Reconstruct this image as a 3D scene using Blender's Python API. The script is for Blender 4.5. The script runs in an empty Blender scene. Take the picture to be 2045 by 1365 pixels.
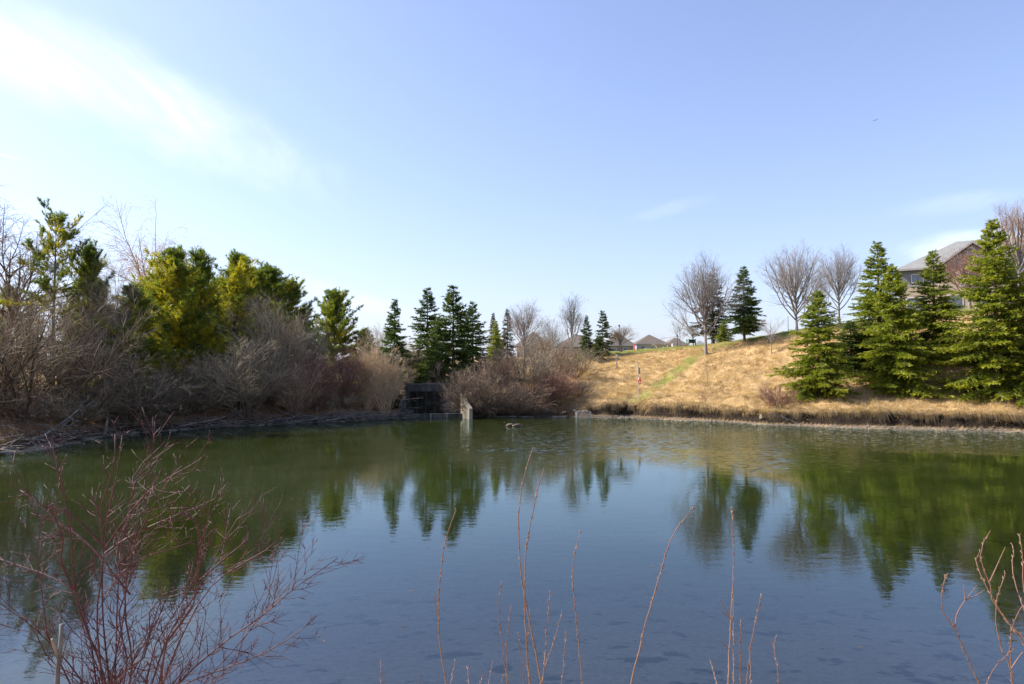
import bpy, math
import numpy as np
from mathutils import Vector

# ------------------------------------------------------------------ camera, sky, sun, exposure
scene = bpy.context.scene
col = scene.collection
F, CX, CY = 1363.0, 1022.5, 682.5
CAM_H, PITCH = 4.9, math.atan((740 - 682.5) / 1363.0)
cam_d = bpy.data.cameras.new('camera')
cam = bpy.data.objects.new('camera', cam_d)
col.objects.link(cam)
cam.location = (0, 0, CAM_H)
cam.rotation_euler = (math.pi / 2 + PITCH, 0, 0)
cam_d.sensor_width = 36.0
cam_d.lens = 36.0 * F / 2045.0
cam_d.clip_start, cam_d.clip_end = 0.05, 6000.0
scene.camera = cam

SUN_EL = math.radians(41)
SUN_AZ = math.radians(-80)             # clockwise from +Y (the view direction); negative is left
SUN_DIR = Vector((math.sin(SUN_AZ) * math.cos(SUN_EL), math.cos(SUN_AZ) * math.cos(SUN_EL), math.sin(SUN_EL)))
sd_ = bpy.data.lights.new('sun', 'SUN')
sd_.energy = 3.9
sd_.angle = math.radians(0.53)
sd_.color = (1.0, 0.93, 0.82)
sun = bpy.data.objects.new('sun', sd_)
col.objects.link(sun)
sun.rotation_euler = SUN_DIR.to_track_quat('Z', 'Y').to_euler()
sun.location = SUN_DIR * 200

scene.view_settings.view_transform = 'Standard'
scene.view_settings.look = 'None'
scene.view_settings.gamma = 1.0
scene.view_settings.exposure = 1.12
scene.view_settings.use_curve_mapping = False
scene.cycles.max_bounces = 6
scene.cycles.transparent_max_bounces = 8
scene.cycles.caustics_reflective = False
scene.cycles.caustics_refractive = False


def ray(px, py):
    a, b = (px - CX) / F, -(py - CY) / F
    c, s = math.cos(PITCH), math.sin(PITCH)
    return np.array([a, c - b * s, s + b * c])


def at(px, py, Y):
    d = ray(px, py)
    t = Y / d[1]
    return np.array([d[0] * t, Y, CAM_H + d[2] * t])


def on_water(px, py):
    d = ray(px, py)
    t = -CAM_H / d[2]
    return np.array([d[0] * t, d[1] * t])


class N:
    """tiny node-tree helper"""
    def __init__(self, tree):
        self.t = tree
        tree.nodes.clear()

    def add(self, kind, ins=None, **props):
        n = self.t.nodes.new(kind)
        for k, v in props.items():
            setattr(n, k, v)
        for k, v in (ins or {}).items():
            s = n.inputs[k]
            if isinstance(v, bpy.types.NodeSocket):
                self.t.links.new(v, s)
            else:
                s.default_value = v
        return n

    def math(self, op, a, b=0.0, c=0.0, clamp=False):
        return self.add('ShaderNodeMath', {0: a, 1: b, 2: c}, operation=op, use_clamp=clamp).outputs[0]

    def vmath(self, op, a, b=(0, 0, 0)):
        n = self.add('ShaderNodeVectorMath', {0: a, 1: b}, operation=op)
        return n.outputs['Value'] if op in ('DOT_PRODUCT', 'LENGTH') else n.outputs[0]

    def mix(self, fac, a, b, blend='MIX'):
        n = self.add('ShaderNodeMix', None, data_type='RGBA', blend_type=blend)
        for idx, v in ((0, fac), (6, a), (7, b)):
            if isinstance(v, bpy.types.NodeSocket):
                self.t.links.new(v, n.inputs[idx])
            else:
                n.inputs[idx].default_value = v
        return n.outputs[2]

    def noise(self, vec, scale, detail=4.0, rough=0.55, dist=0.0):
        return self.add('ShaderNodeTexNoise', {'Vector': vec, 'Scale': scale, 'Detail': detail, 'Roughness': rough, 'Distortion': dist}).outputs[0]

    def ramp(self, v, lo, hi, a=0.0, b=1.0, smooth=True):
        return self.add('ShaderNodeMapRange', {0: v, 1: lo, 2: hi, 3: a, 4: b}, interpolation_type='SMOOTHSTEP' if smooth else 'LINEAR').outputs[0]

    def link(self, a, b):
        self.t.links.new(a, b)


def rgb(c, a=1.0):
    return (c[0], c[1], c[2], a)


def make_world():
    w = bpy.data.worlds.new('World')
    scene.world = w
    w.use_nodes = True
    n = N(w.node_tree)
    sky = n.add('ShaderNodeTexSky', None, sky_type='NISHITA', sun_disc=False)
    sky.sun_elevation = SUN_EL
    sky.sun_rotation = SUN_AZ
    sky.altitude = 100
    sky.air_density = 1.0
    sky.dust_density = 1.2
    sky.ozone_density = 4.0
    d = n.vmath('NORMALIZE', n.add('ShaderNodeTexCoord').outputs['Generated'])

    def blob(px0, py0, px1, py1, wid, power=1.0):
        a, b = ray(px0, py0), ray(px1, py1)
        a /= np.linalg.norm(a); b /= np.linalg.norm(b)
        c = (a + b); c /= np.linalg.norm(c)
        u = b - a
        half = np.linalg.norm(u) / 2
        u /= np.linalg.norm(u)
        v = np.cross(c, u)
        dc = n.vmath('SUBTRACT', d, tuple(c))
        s = n.math('DIVIDE', n.vmath('DOT_PRODUCT', dc, tuple(u)), half)
        t = n.math('DIVIDE', n.vmath('DOT_PRODUCT', dc, tuple(v)), wid / F)
        r = n.math('SQRT', n.math('ADD', n.math('MULTIPLY', s, s), n.math('MULTIPLY', t, t)))
        r = n.math('ADD', r, n.math('MULTIPLY', n.math('SUBTRACT', warp, 0.5), 1.1))
        return n.math('MULTIPLY', n.ramp(r, 1.15, 0.25), power)

    sep = n.add('ShaderNodeSeparateXYZ', {0: d})
    zz = n.math('ADD', n.math('MAXIMUM', sep.outputs[2], 0.0), 0.12)
    plane = n.add('ShaderNodeCombineXYZ', {0: n.math('DIVIDE', sep.outputs[0], zz), 1: n.math('DIVIDE', sep.outputs[1], zz), 2: 0.0}).outputs[0]
    rot = n.add('ShaderNodeMapping', {'Vector': plane, 'Rotation': (0, 0, math.radians(-16)), 'Scale': (3.2, 1.0, 1.0)}).outputs[0]
    wisp = n.noise(rot, 1.9, 9.0, 0.62, 0.7)
    warp = n.noise(d, 7.0, 4.0, 0.6)
    total = blob(-330, -60, 660, 365, 84, 1.0)
    for args in ((480, 535, 900, 650, 26, 0.5), (1230, 445, 1440, 390, 16, 0.22), (1790, 502, 2140, 484, 30, 1.3),
                 (1740, 430, 2060, 385, 20, 0.25), (1420, 640, 1480, 545, 22, 0.45), (-60, 290, 60, 325, 3, 0.5)):
        b = blob(*args)
        total = n.math('MAXIMUM', total, b)
    thin = n.math('MULTIPLY', n.ramp(wisp, 0.55, 0.9), 0.06)
    shape = n.math('MULTIPLY', total, n.ramp(wisp, 0.25, 0.74, 0.30, 1.0))
    fac = n.math('ADD', shape, thin, clamp=True)
    # cloud brightness follows the sky round it, lit by the same sun
    cl = n.mix(0.7, sky.outputs[0], (6.0, 6.1, 6.3, 1.0))
    # a thin even veil of high haze over the whole sky: denser along the longer path near the horizon, brighter towards the sun
    base = n.mix(1.0, sky.outputs[0], (1.05, 0.96, 1.04, 1.0), 'MULTIPLY')
    up = n.math('MAXIMUM', sep.outputs[2], 0.02)
    veil = n.math('SUBTRACT', 1.0, n.math('EXPONENT', n.math('DIVIDE', -0.085, n.math('ADD', up, 0.06))))
    ph = n.math('MAXIMUM', n.vmath('DOT_PRODUCT', d, tuple(SUN_DIR)), 0.0)
    vs = n.math('ADD', 0.92, n.math('MULTIPLY', n.math('POWER', ph, 2.0), 0.75))
    vc = n.vmath('MULTIPLY', (3.0, 3.2, 3.85), n.add('ShaderNodeCombineXYZ', {0: vs, 1: vs, 2: vs}).outputs[0])
    base = n.mix(veil, base, vc)
    out = n.mix(n.math('MULTIPLY', fac, 0.72), base, cl)
    bg = n.add('ShaderNodeBackground', {'Color': out, 'Strength': 0.12})
    o = n.add('ShaderNodeOutputWorld')
    n.link(bg.outputs[0], o.inputs[0])


make_world()

# ------------------------------------------------------------------ numpy noise, mesh helpers
def vnoise(x, y, seed=0):
    xi, yi = np.floor(x).astype(np.int64), np.floor(y).astype(np.int64)
    fx, fy = x - xi, y - yi
    fx, fy = fx * fx * (3 - 2 * fx), fy * fy * (3 - 2 * fy)

    def h(a, b):
        k = (a * 374761393 + b * 668265263 + seed * 974711) & 0x7fffffff
        k = ((k ^ (k >> 13)) * 1274126177) & 0x7fffffff
        return ((k ^ (k >> 16)) & 0xffff) / 65535.0
    a, b, c, d = h(xi, yi), h(xi + 1, yi), h(xi, yi + 1), h(xi + 1, yi + 1)
    return (a * (1 - fx) + b * fx) * (1 - fy) + (c * (1 - fx) + d * fx) * fy


def fbm(x, y, seed=0, octv=4):
    s, amp, tot = 0, 1.0, 0
    for i in range(octv):
        s = s + amp * vnoise(x * 2 ** i, y * 2 ** i, seed + i * 17)
        tot += amp
        amp *= 0.5
    return s / tot - 0.5


def sstep(x, a, b):
    t = np.clip((x - a) / (b - a), 0, 1)
    return t * t * (3 - 2 * t)


def norm(v):
    return v / np.maximum(np.linalg.norm(v, axis=-1, keepdims=True), 1e-9)


class Geo:
    """collects vertices, faces (tri or quad arrays) and a per-vertex tint; builds ONE mesh object"""
    def __init__(self):
        self.v, self.f, self.t, self.n = [], [], [], 0

    def add(self, v, faces, tint=0.0):
        v = np.asarray(v, float).reshape(-1, 3)
        for f in faces:
            f = np.asarray(f, np.int64)
            if len(f):
                self.f.append(f + self.n)
        self.v.append(v)
        self.t.append(np.broadcast_to(np.asarray(tint, float), (len(v),)))
        self.n += len(v)

    def box(self, lo, hi, tint=0.0):
        (a, b, c), (d, e, f) = lo, hi
        v = [(a, b, c), (d, b, c), (d, e, c), (a, e, c), (a, b, f), (d, b, f), (d, e, f), (a, e, f)]
        self.add(v, [[(3, 2, 1, 0), (4, 5, 6, 7), (0, 1, 5, 4), (1, 2, 6, 5), (2, 3, 7, 6), (3, 0, 4, 7)]], tint)
        return self

    def tube(self, pts, rad, sides=6, tint=0.0, cap=True):
        tubes(self, np.asarray(pts, float)[None], np.asarray(rad, float)[None], sides, tint)
        return self

    def mesh(self, name, mat, smooth=False):
        me = bpy.data.meshes.new(name)
        V = np.concatenate(self.v).astype(np.float32)
        me.vertices.add(len(V))
        me.vertices.foreach_set('co', V.ravel())
        loops = np.concatenate([f.ravel() for f in self.f]).astype(np.int32)
        sizes = np.concatenate([np.full(len(f), f.shape[1]) for f in self.f])
        starts = np.concatenate([[0], np.cumsum(sizes)[:-1]]).astype(np.int32)
        me.loops.add(len(loops))
        me.loops.foreach_set('vertex_index', loops)
        me.polygons.add(len(sizes))
        me.polygons.foreach_set('loop_start', starts)
        me.polygons.foreach_set('use_smooth', np.full(len(sizes), smooth))
        at_ = me.attributes.new('tint', 'FLOAT', 'POINT')
        at_.data.foreach_set('value', np.concatenate(self.t).astype(np.float32))
        me.materials.append(mat)
        me.update(calc_edges=True)
        return me

    def build(self, name, mat, parent=None, smooth=False, loc=None):
        o = bpy.data.objects.new(name, self.mesh(name, mat, smooth))
        col.objects.link(o)
        o.parent = parent
        if loc is not None:
            o.location = loc
        return o


def tubes(g, P, R, sides=3, tint=0.0):
    """P (N,m,3) polylines, R (N,m) radii -> open tubes with pointed or open ends"""
    Nn, m, _ = P.shape
    if Nn == 0:
        return
    T = np.empty_like(P)
    T[:, 1:-1] = P[:, 2:] - P[:, :-2]
    T[:, 0] = P[:, 1] - P[:, 0]
    T[:, -1] = P[:, -1] - P[:, -2]
    T = norm(T)
    mean = norm(P[:, -1] - P[:, 0])
    ref = np.where(np.abs(mean[:, 2:3]) > 0.8, np.array([[1.0, 0.13, 0]]), np.array([[0, 0.1, 1.0]]))[:, None, :]
    U = norm(np.cross(T, ref))
    W = np.cross(T, U)
    ang = np.arange(sides) * 2 * np.pi / sides
    V = P[:, :, None, :] + R[:, :, None, None] * (U[:, :, None, :] * np.cos(ang)[None, None, :, None] + W[:, :, None, :] * np.sin(ang)[None, None, :, None])
    base = np.arange(Nn)[:, None, None] * m * sides
    i = np.arange(m - 1)[None, :, None] * sides
    k = np.arange(sides)[None, None, :]
    k2 = (k + 1) % sides
    q = np.stack([base + i + k, base + i + k2, base + i + sides + k2, base + i + sides + k], -1).reshape(-1, 4)
    tt = np.broadcast_to(np.asarray(tint, float).reshape((-1, 1, 1)) if np.ndim(tint) else tint, (Nn, m, sides)).ravel()
    fs = [q]
    if sides >= 4:
        fs.append(np.concatenate([(np.arange(Nn)[:, None] * m * sides + (m - 1) * sides + np.arange(sides)[None, :])]))
    g.add(V.reshape(-1, 3), fs, tt)


def grow(rng, P, D, L, n, wob, trop, up=(0, 0, 1)):
    """polylines from arrays of start, direction, length"""
    up = np.asarray(up, float)
    out = [P]
    D = norm(D)
    for i in range(n):
        tr = trop(i / n) if callable(trop) else trop
        D = norm(D + rng.normal(0, wob, P.shape) + tr * up)
        P = P + D * (L / n)[:, None]
        out.append(P)
    return np.stack(out, 1)


def sample(rng, P, R, counts, t0=0.2, t1=1.0, even=True):
    """points on polylines; counts per polyline -> pos, tangent, radius, parent index, t"""
    idx = np.repeat(np.arange(len(P)), counts)
    t = rng.uniform(t0, t1, len(idx))
    m = P.shape[1] - 1
    s = np.minimum(t * m, m - 1e-4)
    i = s.astype(int)
    f = (s - i)[:, None]
    pos = P[idx, i] * (1 - f) + P[idx, i + 1] * f
    tan = norm(P[idx, i + 1] - P[idx, i])
    rad = R[idx, i] * (1 - f[:, 0]) + R[idx, i + 1] * f[:, 0]
    return pos, tan, rad, idx, t


def splay(rng, tan, ang, az=None, flat=None):
    """turn tangents aside by ang about random azimuths"""
    r = rng.normal(0, 1, tan.shape)
    p = norm(r - (r * tan).sum(-1, keepdims=True) * tan)
    if flat is not None:
        p = norm(p * np.array([1, 1, flat]))
    return norm(tan * np.cos(ang)[:, None] + p * np.sin(ang)[:, None])


def blades(g, B, D, L, W, tint, rng):
    """one slim triangle per blade"""
    r = rng.normal(0, 1, B.shape)
    side = norm(np.cross(D, r)) * (W / 2)[:, None]
    V = np.stack([B - side, B + side, B + D * L[:, None]], 1).reshape(-1, 3)
    f = np.arange(len(B) * 3).reshape(-1, 3)
    g.add(V, [f], np.repeat(tint, 3))


def tag(o, label=None, cat=None, group=None, kind=None):
    for k, v in (('label', label), ('category', cat), ('group', group), ('kind', kind)):
        if v:
            o[k] = v
    return o


def empty(name, loc, rz=0.0, scale=1.0):
    o = bpy.data.objects.new(name, None)
    o.empty_display_size = 0.3
    col.objects.link(o)
    o.location = loc
    o.rotation_euler = (0, 0, rz)
    o.scale = (scale,) * 3 if np.isscalar(scale) else scale
    return o


# ------------------------------------------------------------------ materials
def material(name, build):
    m = bpy.data.materials.new(name)
    m.use_nodes = True
    n = N(m.node_tree)
    out = n.add('ShaderNodeOutputMaterial')
    n.link(build(n), out.inputs[0])
    return m


def surface(c1, c2, scale=6.0, rough=0.85, bump=0.3, bscale=None, tint=None, spec=0.3, detail=5.0, randomise=0.0, stretch=None, bdist=0.02, metallic=0.0):
    def b(n):
        tc = n.add('ShaderNodeTexCoord').outputs['Object']
        if stretch:
            tc = n.add('ShaderNodeMapping', {'Vector': tc, 'Scale': stretch}).outputs[0]
        nz = n.noise(tc, scale, detail)
        c = n.mix(n.ramp(nz, 0.3, 0.7), rgb(c1), rgb(c2))
        if tint is not None:
            a = n.add('ShaderNodeAttribute', None, attribute_name='tint').outputs['Fac']
            c = n.mix(a, c, rgb(tint))
        if randomise:
            r = n.add('ShaderNodeObjectInfo').outputs['Random']
            c = n.mix(1.0, c, n.add('ShaderNodeCombineColor', {0: n.ramp(r, 0, 1, 1 - randomise, 1 + randomise, False), 1: n.ramp(r, 0, 1, 1 - randomise * .8, 1 + randomise * .8, False), 2: n.ramp(r, 0, 1, 1 - randomise * .6, 1 + randomise * .6, False)}).outputs[0], 'MULTIPLY')
        ins = {'Base Color': c, 'Roughness': rough, 'Specular IOR Level': spec, 'Metallic': metallic}
        if bump:
            bn = n.add('ShaderNodeBump', {'Height': n.noise(tc, bscale or scale * 4, 5.0), 'Strength': bump, 'Distance': bdist})
            ins['Normal'] = bn.outputs[0]
        return n.add('ShaderNodeBsdfPrincipled', ins).outputs[0]
    return b


def leafy(c1, c2, c_tint, trans=0.3, scale=1.2):
    def b(n):
        geo = n.add('ShaderNodeNewGeometry').outputs['Position']
        nz = n.noise(geo, scale, 4.0)
        c = n.mix(n.ramp(nz, 0.35, 0.65), rgb(c1), rgb(c2))
        a = n.add('ShaderNodeAttribute', None, attribute_name='tint').outputs['Fac']
        c = n.mix(a, c, rgb(c_tint))
        d = n.add('ShaderNodeBsdfPrincipled', {'Base Color': c, 'Roughness': 0.55, 'Specular IOR Level': 0.35})
        t = n.add('ShaderNodeBsdfTranslucent', {'Color': n.mix(1.0, c, (1.5, 1.6, 0.8, 1), 'MULTIPLY')})
        return n.add('ShaderNodeMixShader', {0: trans, 1: d.outputs[0], 2: t.outputs[0]}).outputs[0]
    return b


M = {}
M['spruce'] = material('spruce_needles', leafy((0.105, 0.148, 0.018), (0.18, 0.212, 0.022), (0.46, 0.44, 0.03), 0.40, 0.7))
M['spruce_dark'] = material('dark_spruce_needles', leafy((0.038, 0.078, 0.022), (0.070, 0.112, 0.026), (0.20, 0.23, 0.03), 0.32))
M['spruce_brown'] = material('brownish_spruce_needles', leafy((0.07, 0.07, 0.04), (0.10, 0.09, 0.055), (0.15, 0.11, 0.07), 0.25))
M['pine'] = material('pine_needles', leafy((0.095, 0.135, 0.025), (0.16, 0.19, 0.030), (0.50, 0.42, 0.04), 0.5))
M['cedar'] = material('cedar_foliage', leafy((0.05, 0.085, 0.02), (0.08, 0.11, 0.025), (0.12, 0.13, 0.03), 0.25))
M['bark'] = material('conifer_bark', surface((0.10, 0.075, 0.055), (0.17, 0.13, 0.10), 5, bump=0.5))
M['bark_grey'] = material('grey_bark', surface((0.17, 0.15, 0.135), (0.28, 0.25, 0.225), 4, bump=0.5, tint=(0.33, 0.30, 0.285), randomise=0.15))
M['bark_willow'] = material('willow_bark', surface((0.075, 0.054, 0.034), (0.16, 0.12, 0.078), 4, bump=0.5, tint=(0.58, 0.46, 0.31), randomise=0.2))
M['twig_purple'] = material('purple_brown_twigs', surface((0.15, 0.100, 0.065), (0.26, 0.18, 0.12), 3, bump=0, tint=(0.52, 0.38, 0.26), randomise=0.15))
M['twig_red'] = material('red_brown_twigs', surface((0.17, 0.085, 0.06), (0.27, 0.145, 0.10), 3, bump=0, tint=(0.42, 0.25, 0.18), randomise=0.12))
M['twig_straw'] = material('straw_twigs', surface((0.42, 0.30, 0.17), (0.56, 0.42, 0.25), 3, bump=0, tint=(0.60, 0.44, 0.29), randomise=0.1))
M['twig_silver'] = material('silver_twigs', surface((0.15, 0.12, 0.075), (0.26, 0.21, 0.135), 3, bump=0, tint=(0.58, 0.48, 0.33), randomise=0.1))
M['dogwood'] = material('red_osier_bark', surface((0.045, 0.010, 0.013), (0.10, 0.021, 0.025), 14, rough=0.5, bump=0.2, bscale=60, tint=(0.17, 0.12, 0.09), spec=0.4, bdist=0.002))
M['shoot'] = material('willow_shoot_bark', surface((0.20, 0.125, 0.072), (0.33, 0.22, 0.135), 22, rough=0.5, bump=0.2, bscale=80, tint=(0.17, 0.075, 0.06), spec=0.4, bdist=0.002))
M['driftwood'] = material('weathered_driftwood', surface((0.09, 0.078, 0.065), (0.25, 0.22, 0.185), 6, bump=0.4, randomise=0.3))
M['drygrass'] = material('dry_grass', leafy((0.52, 0.365, 0.18), (0.66, 0.50, 0.28), (0.26, 0.16, 0.085), 0.25, 0.8))
M['bankgrass'] = material('bank_grass', leafy((0.46, 0.31, 0.14), (0.60, 0.43, 0.22), (0.20, 0.14, 0.08), 0.25, 1.5))
M['greengrass'] = material('mown_grass', leafy((0.14, 0.17, 0.035), (0.22, 0.22, 0.05), (0.42, 0.32, 0.13), 0.25, 0.6))
M['litter'] = material('brown_undergrowth', leafy((0.16, 0.09, 0.05), (0.27, 0.16, 0.085), (0.40, 0.25, 0.12), 0.2, 1.0))
M['concrete'] = material('shade_darkened_concrete', surface((0.035, 0.036, 0.035), (0.12, 0.115, 0.10), 1.6, bump=0.4, bscale=9, stretch=(1, 1, 0.35), tint=(0.44, 0.38, 0.29)))  # headwall shade is painted into the dark mottled base; tint gives the pale parts
M['earth'] = material('earth_cover', surface((0.07, 0.05, 0.032), (0.16, 0.11, 0.065), 1.5, bump=0.8, bscale=6, bdist=.1))
M['steel'] = material('dark_steel', surface((0.03, 0.03, 0.035), (0.07, 0.06, 0.055), 8, rough=0.6, bump=0.1))
M['wire'] = material('galvanised_wire', surface((0.22, 0.21, 0.19), (0.36, 0.34, 0.31), 8, rough=0.5, bump=0, metallic=0.3))
M['white'] = material('white_paint', surface((0.60, 0.60, 0.58), (0.72, 0.71, 0.69), 5, rough=0.6, bump=0.05))
M['trim'] = material('weathered_trim', surface((0.30, 0.29, 0.28), (0.40, 0.39, 0.37), 5, rough=0.7, bump=0.05))
M['wood'] = material('pale_post_wood', surface((0.50, 0.38, 0.24), (0.64, 0.51, 0.35), 9, bump=0.3, stretch=(4, 4, 0.5)))
M['greywood'] = material('grey_weathered_wood', surface((0.26, 0.23, 0.20), (0.38, 0.34, 0.30), 9, bump=0.3, stretch=(4, 4, 0.5)))
M['signgrey'] = material('grey_sign_metal', surface((0.22, 0.24, 0.28), (0.30, 0.32, 0.36), 4, rough=0.5, bump=0.05))
M['ring'] = material('red_ring_plastic', surface((0.62, 0.035, 0.02), (0.72, 0.06, 0.035), 6, rough=0.45, bump=0.05))
M['red'] = material('red_paint', surface((0.55, 0.05, 0.05), (0.65, 0.08, 0.07), 6, rough=0.45, bump=0.03))
M['yellow'] = material('yellow_paint', surface((0.70, 0.47, 0.05), (0.78, 0.55, 0.08), 6, rough=0.45, bump=0.03))
M['green'] = material('green_paint', surface((0.03, 0.12, 0.07), (0.05, 0.17, 0.10), 6, rough=0.5, bump=0.03))
M['blue'] = material('blue_paint', surface((0.08, 0.17, 0.35), (0.10, 0.22, 0.42), 6, rough=0.5, bump=0.03))
M['black'] = material('black_paint', surface((0.015, 0.015, 0.017), (0.03, 0.03, 0.03), 6, rough=0.5, bump=0.03))
M['glass'] = material('window_glass', surface((0.10, 0.13, 0.17), (0.16, 0.20, 0.25), 1.0, rough=0.08, bump=0, spec=0.8))
M['stone'] = material('shore_stone', surface((0.12, 0.095, 0.068), (0.27, 0.22, 0.165), 5, bump=0.5, randomise=0.2))
M['goose_brown'] = material('goose_brown_feathers', surface((0.09, 0.07, 0.055), (0.16, 0.125, 0.095), 30, bump=0.2))
M['goose_black'] = material('goose_black_feathers', surface((0.012, 0.012, 0.013), (0.025, 0.024, 0.024), 30, bump=0.1))
M['goose_white'] = material('goose_pale_feathers', surface((0.30, 0.27, 0.23), (0.42, 0.38, 0.34), 30, bump=0.1))


def brick(c1, c2, mortar, scale=1.0):
    def b(n):
        tc = n.add('ShaderNodeTexCoord').outputs['Object']
        s = n.add('ShaderNodeSeparateXYZ', {0: tc})
        v = n.add('ShaderNodeCombineXYZ', {0: n.math('ADD', s.outputs[0], s.outputs[1]), 1: s.outputs[2], 2: 0.0}).outputs[0]
        t = n.add('ShaderNodeTexBrick', {'Vector': v, 'Color1': rgb(c1), 'Color2': rgb(c2), 'Mortar': rgb(mortar), 'Scale': 1.0, 'Mortar Size': 0.008, 'Brick Width': 0.23, 'Row Height': 0.075})
        c = n.mix(0.35, t.outputs[0], n.mix(n.noise(tc, 2.5), rgb(c1), rgb(c2)))
        return n.add('ShaderNodeBsdfPrincipled', {'Base Color': c, 'Roughness': 0.9}).outputs[0]
    return b


def siding(c1, c2, pitch=0.18):
    def b(n):
        tc = n.add('ShaderNodeTexCoord').outputs['Object']
        s = n.add('ShaderNodeSeparateXYZ', {0: tc})
        h = n.math('FRACT', n.math('DIVIDE', s.outputs[2], pitch))
        c = n.mix(n.noise(tc, 1.5), rgb(c1), rgb(c2))
        bn = n.add('ShaderNodeBump', {'Height': h, 'Strength': 0.8, 'Distance': 0.02})
        return n.add('ShaderNodeBsdfPrincipled', {'Base Color': c, 'Roughness': 0.7, 'Normal': bn.outputs[0]}).outputs[0]
    return b


def shingle(c1, c2):
    def b(n):
        tc = n.add('ShaderNodeTexCoord').outputs['Object']
        s = n.add('ShaderNodeSeparateXYZ', {0: tc})
        v = n.add('ShaderNodeCombineXYZ', {0: n.math('ADD', s.outputs[0], s.outputs[1]), 1: n.math('MULTIPLY', s.outputs[2], 1.7), 2: 0.0}).outputs[0]
        t = n.add('ShaderNodeTexBrick', {'Vector': v, 'Color1': rgb(c1), 'Color2': rgb(c2), 'Mortar': rgb([x * .6 for x in c1]), 'Scale': 1.0, 'Mortar Size': 0.012, 'Brick Width': 0.33, 'Row Height': 0.16})
        c = n.mix(0.4, t.outputs[0], n.mix(n.noise(tc, 0.8, 5), rgb(c1), rgb(c2)))
        return n.add('ShaderNodeBsdfPrincipled', {'Base Color': c, 'Roughness': 0.92}).outputs[0]
    return b


M['brick_tan'] = material('tan_brick', brick((0.42, 0.31, 0.23), (0.50, 0.38, 0.29), (0.5, 0.46, 0.4)))
M['brick_red'] = material('red_brick', brick((0.24, 0.15, 0.11), (0.30, 0.20, 0.15), (0.34, 0.3, 0.27)))
M['siding'] = material('grey_siding', siding((0.19, 0.19, 0.20), (0.23, 0.23, 0.24)))
M['shingle_grey'] = material('grey_shingles', shingle((0.20, 0.20, 0.19), (0.28, 0.275, 0.26)))
M['shingle_brown'] = material('brown_shingles', shingle((0.12, 0.095, 0.075), (0.17, 0.14, 0.115)))

# ------------------------------------------------------------------ pond outline and terrain
far_px = [(0, 909), (110, 890), (230, 868), (400, 855), (600, 845), (720, 839), (800, 834), (850, 830.5), (930, 830.5), (1000, 832), (1150, 832), (1215, 834.5), (1260, 833.5),
          (1300, 837), (1400, 841), (1520, 848), (1700, 855), (1850, 858), (2045, 864)]
shore = [on_water(*p) for p in far_px]
shore = [np.array(p) for p in [(-27, 7.5), (-33, 16), (-34, 26), (-31.5, 34)]] + shore + [np.array(p) for p in [(46, 50), (52, 42), (54, 28), (48, 14), (36, 7.5), (15, 6.9), (5, 7.4), (0, 7.7), (-6, 7.3), (-14, 6.8)]]
POND = np.array(shore)


def signed_dist(x, y):
    x, y = np.asarray(x, float), np.asarray(y, float)
    best = np.full(x.shape, 1e9)
    inside = np.zeros(x.shape, bool)
    n = len(POND)
    for i in range(n):
        a, b = POND[i], POND[(i + 1) % n]
        ab = b - a
        t = np.clip(((x - a[0]) * ab[0] + (y - a[1]) * ab[1]) / (ab @ ab), 0, 1)
        best = np.minimum(best, np.hypot(x - a[0] - t * ab[0], y - a[1] - t * ab[1]))
        cross = ((a[1] > y) != (b[1] > y)) & (x < (b[0] - a[0]) * (y - a[1]) / (b[1] - a[1] + 1e-12) + a[0])
        inside ^= cross
    return np.where(inside, -best, best)


CUL_X0, CUL_X1, CUL_Y = -11.6, -5.25, 73.4      # culvert headwall


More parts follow.
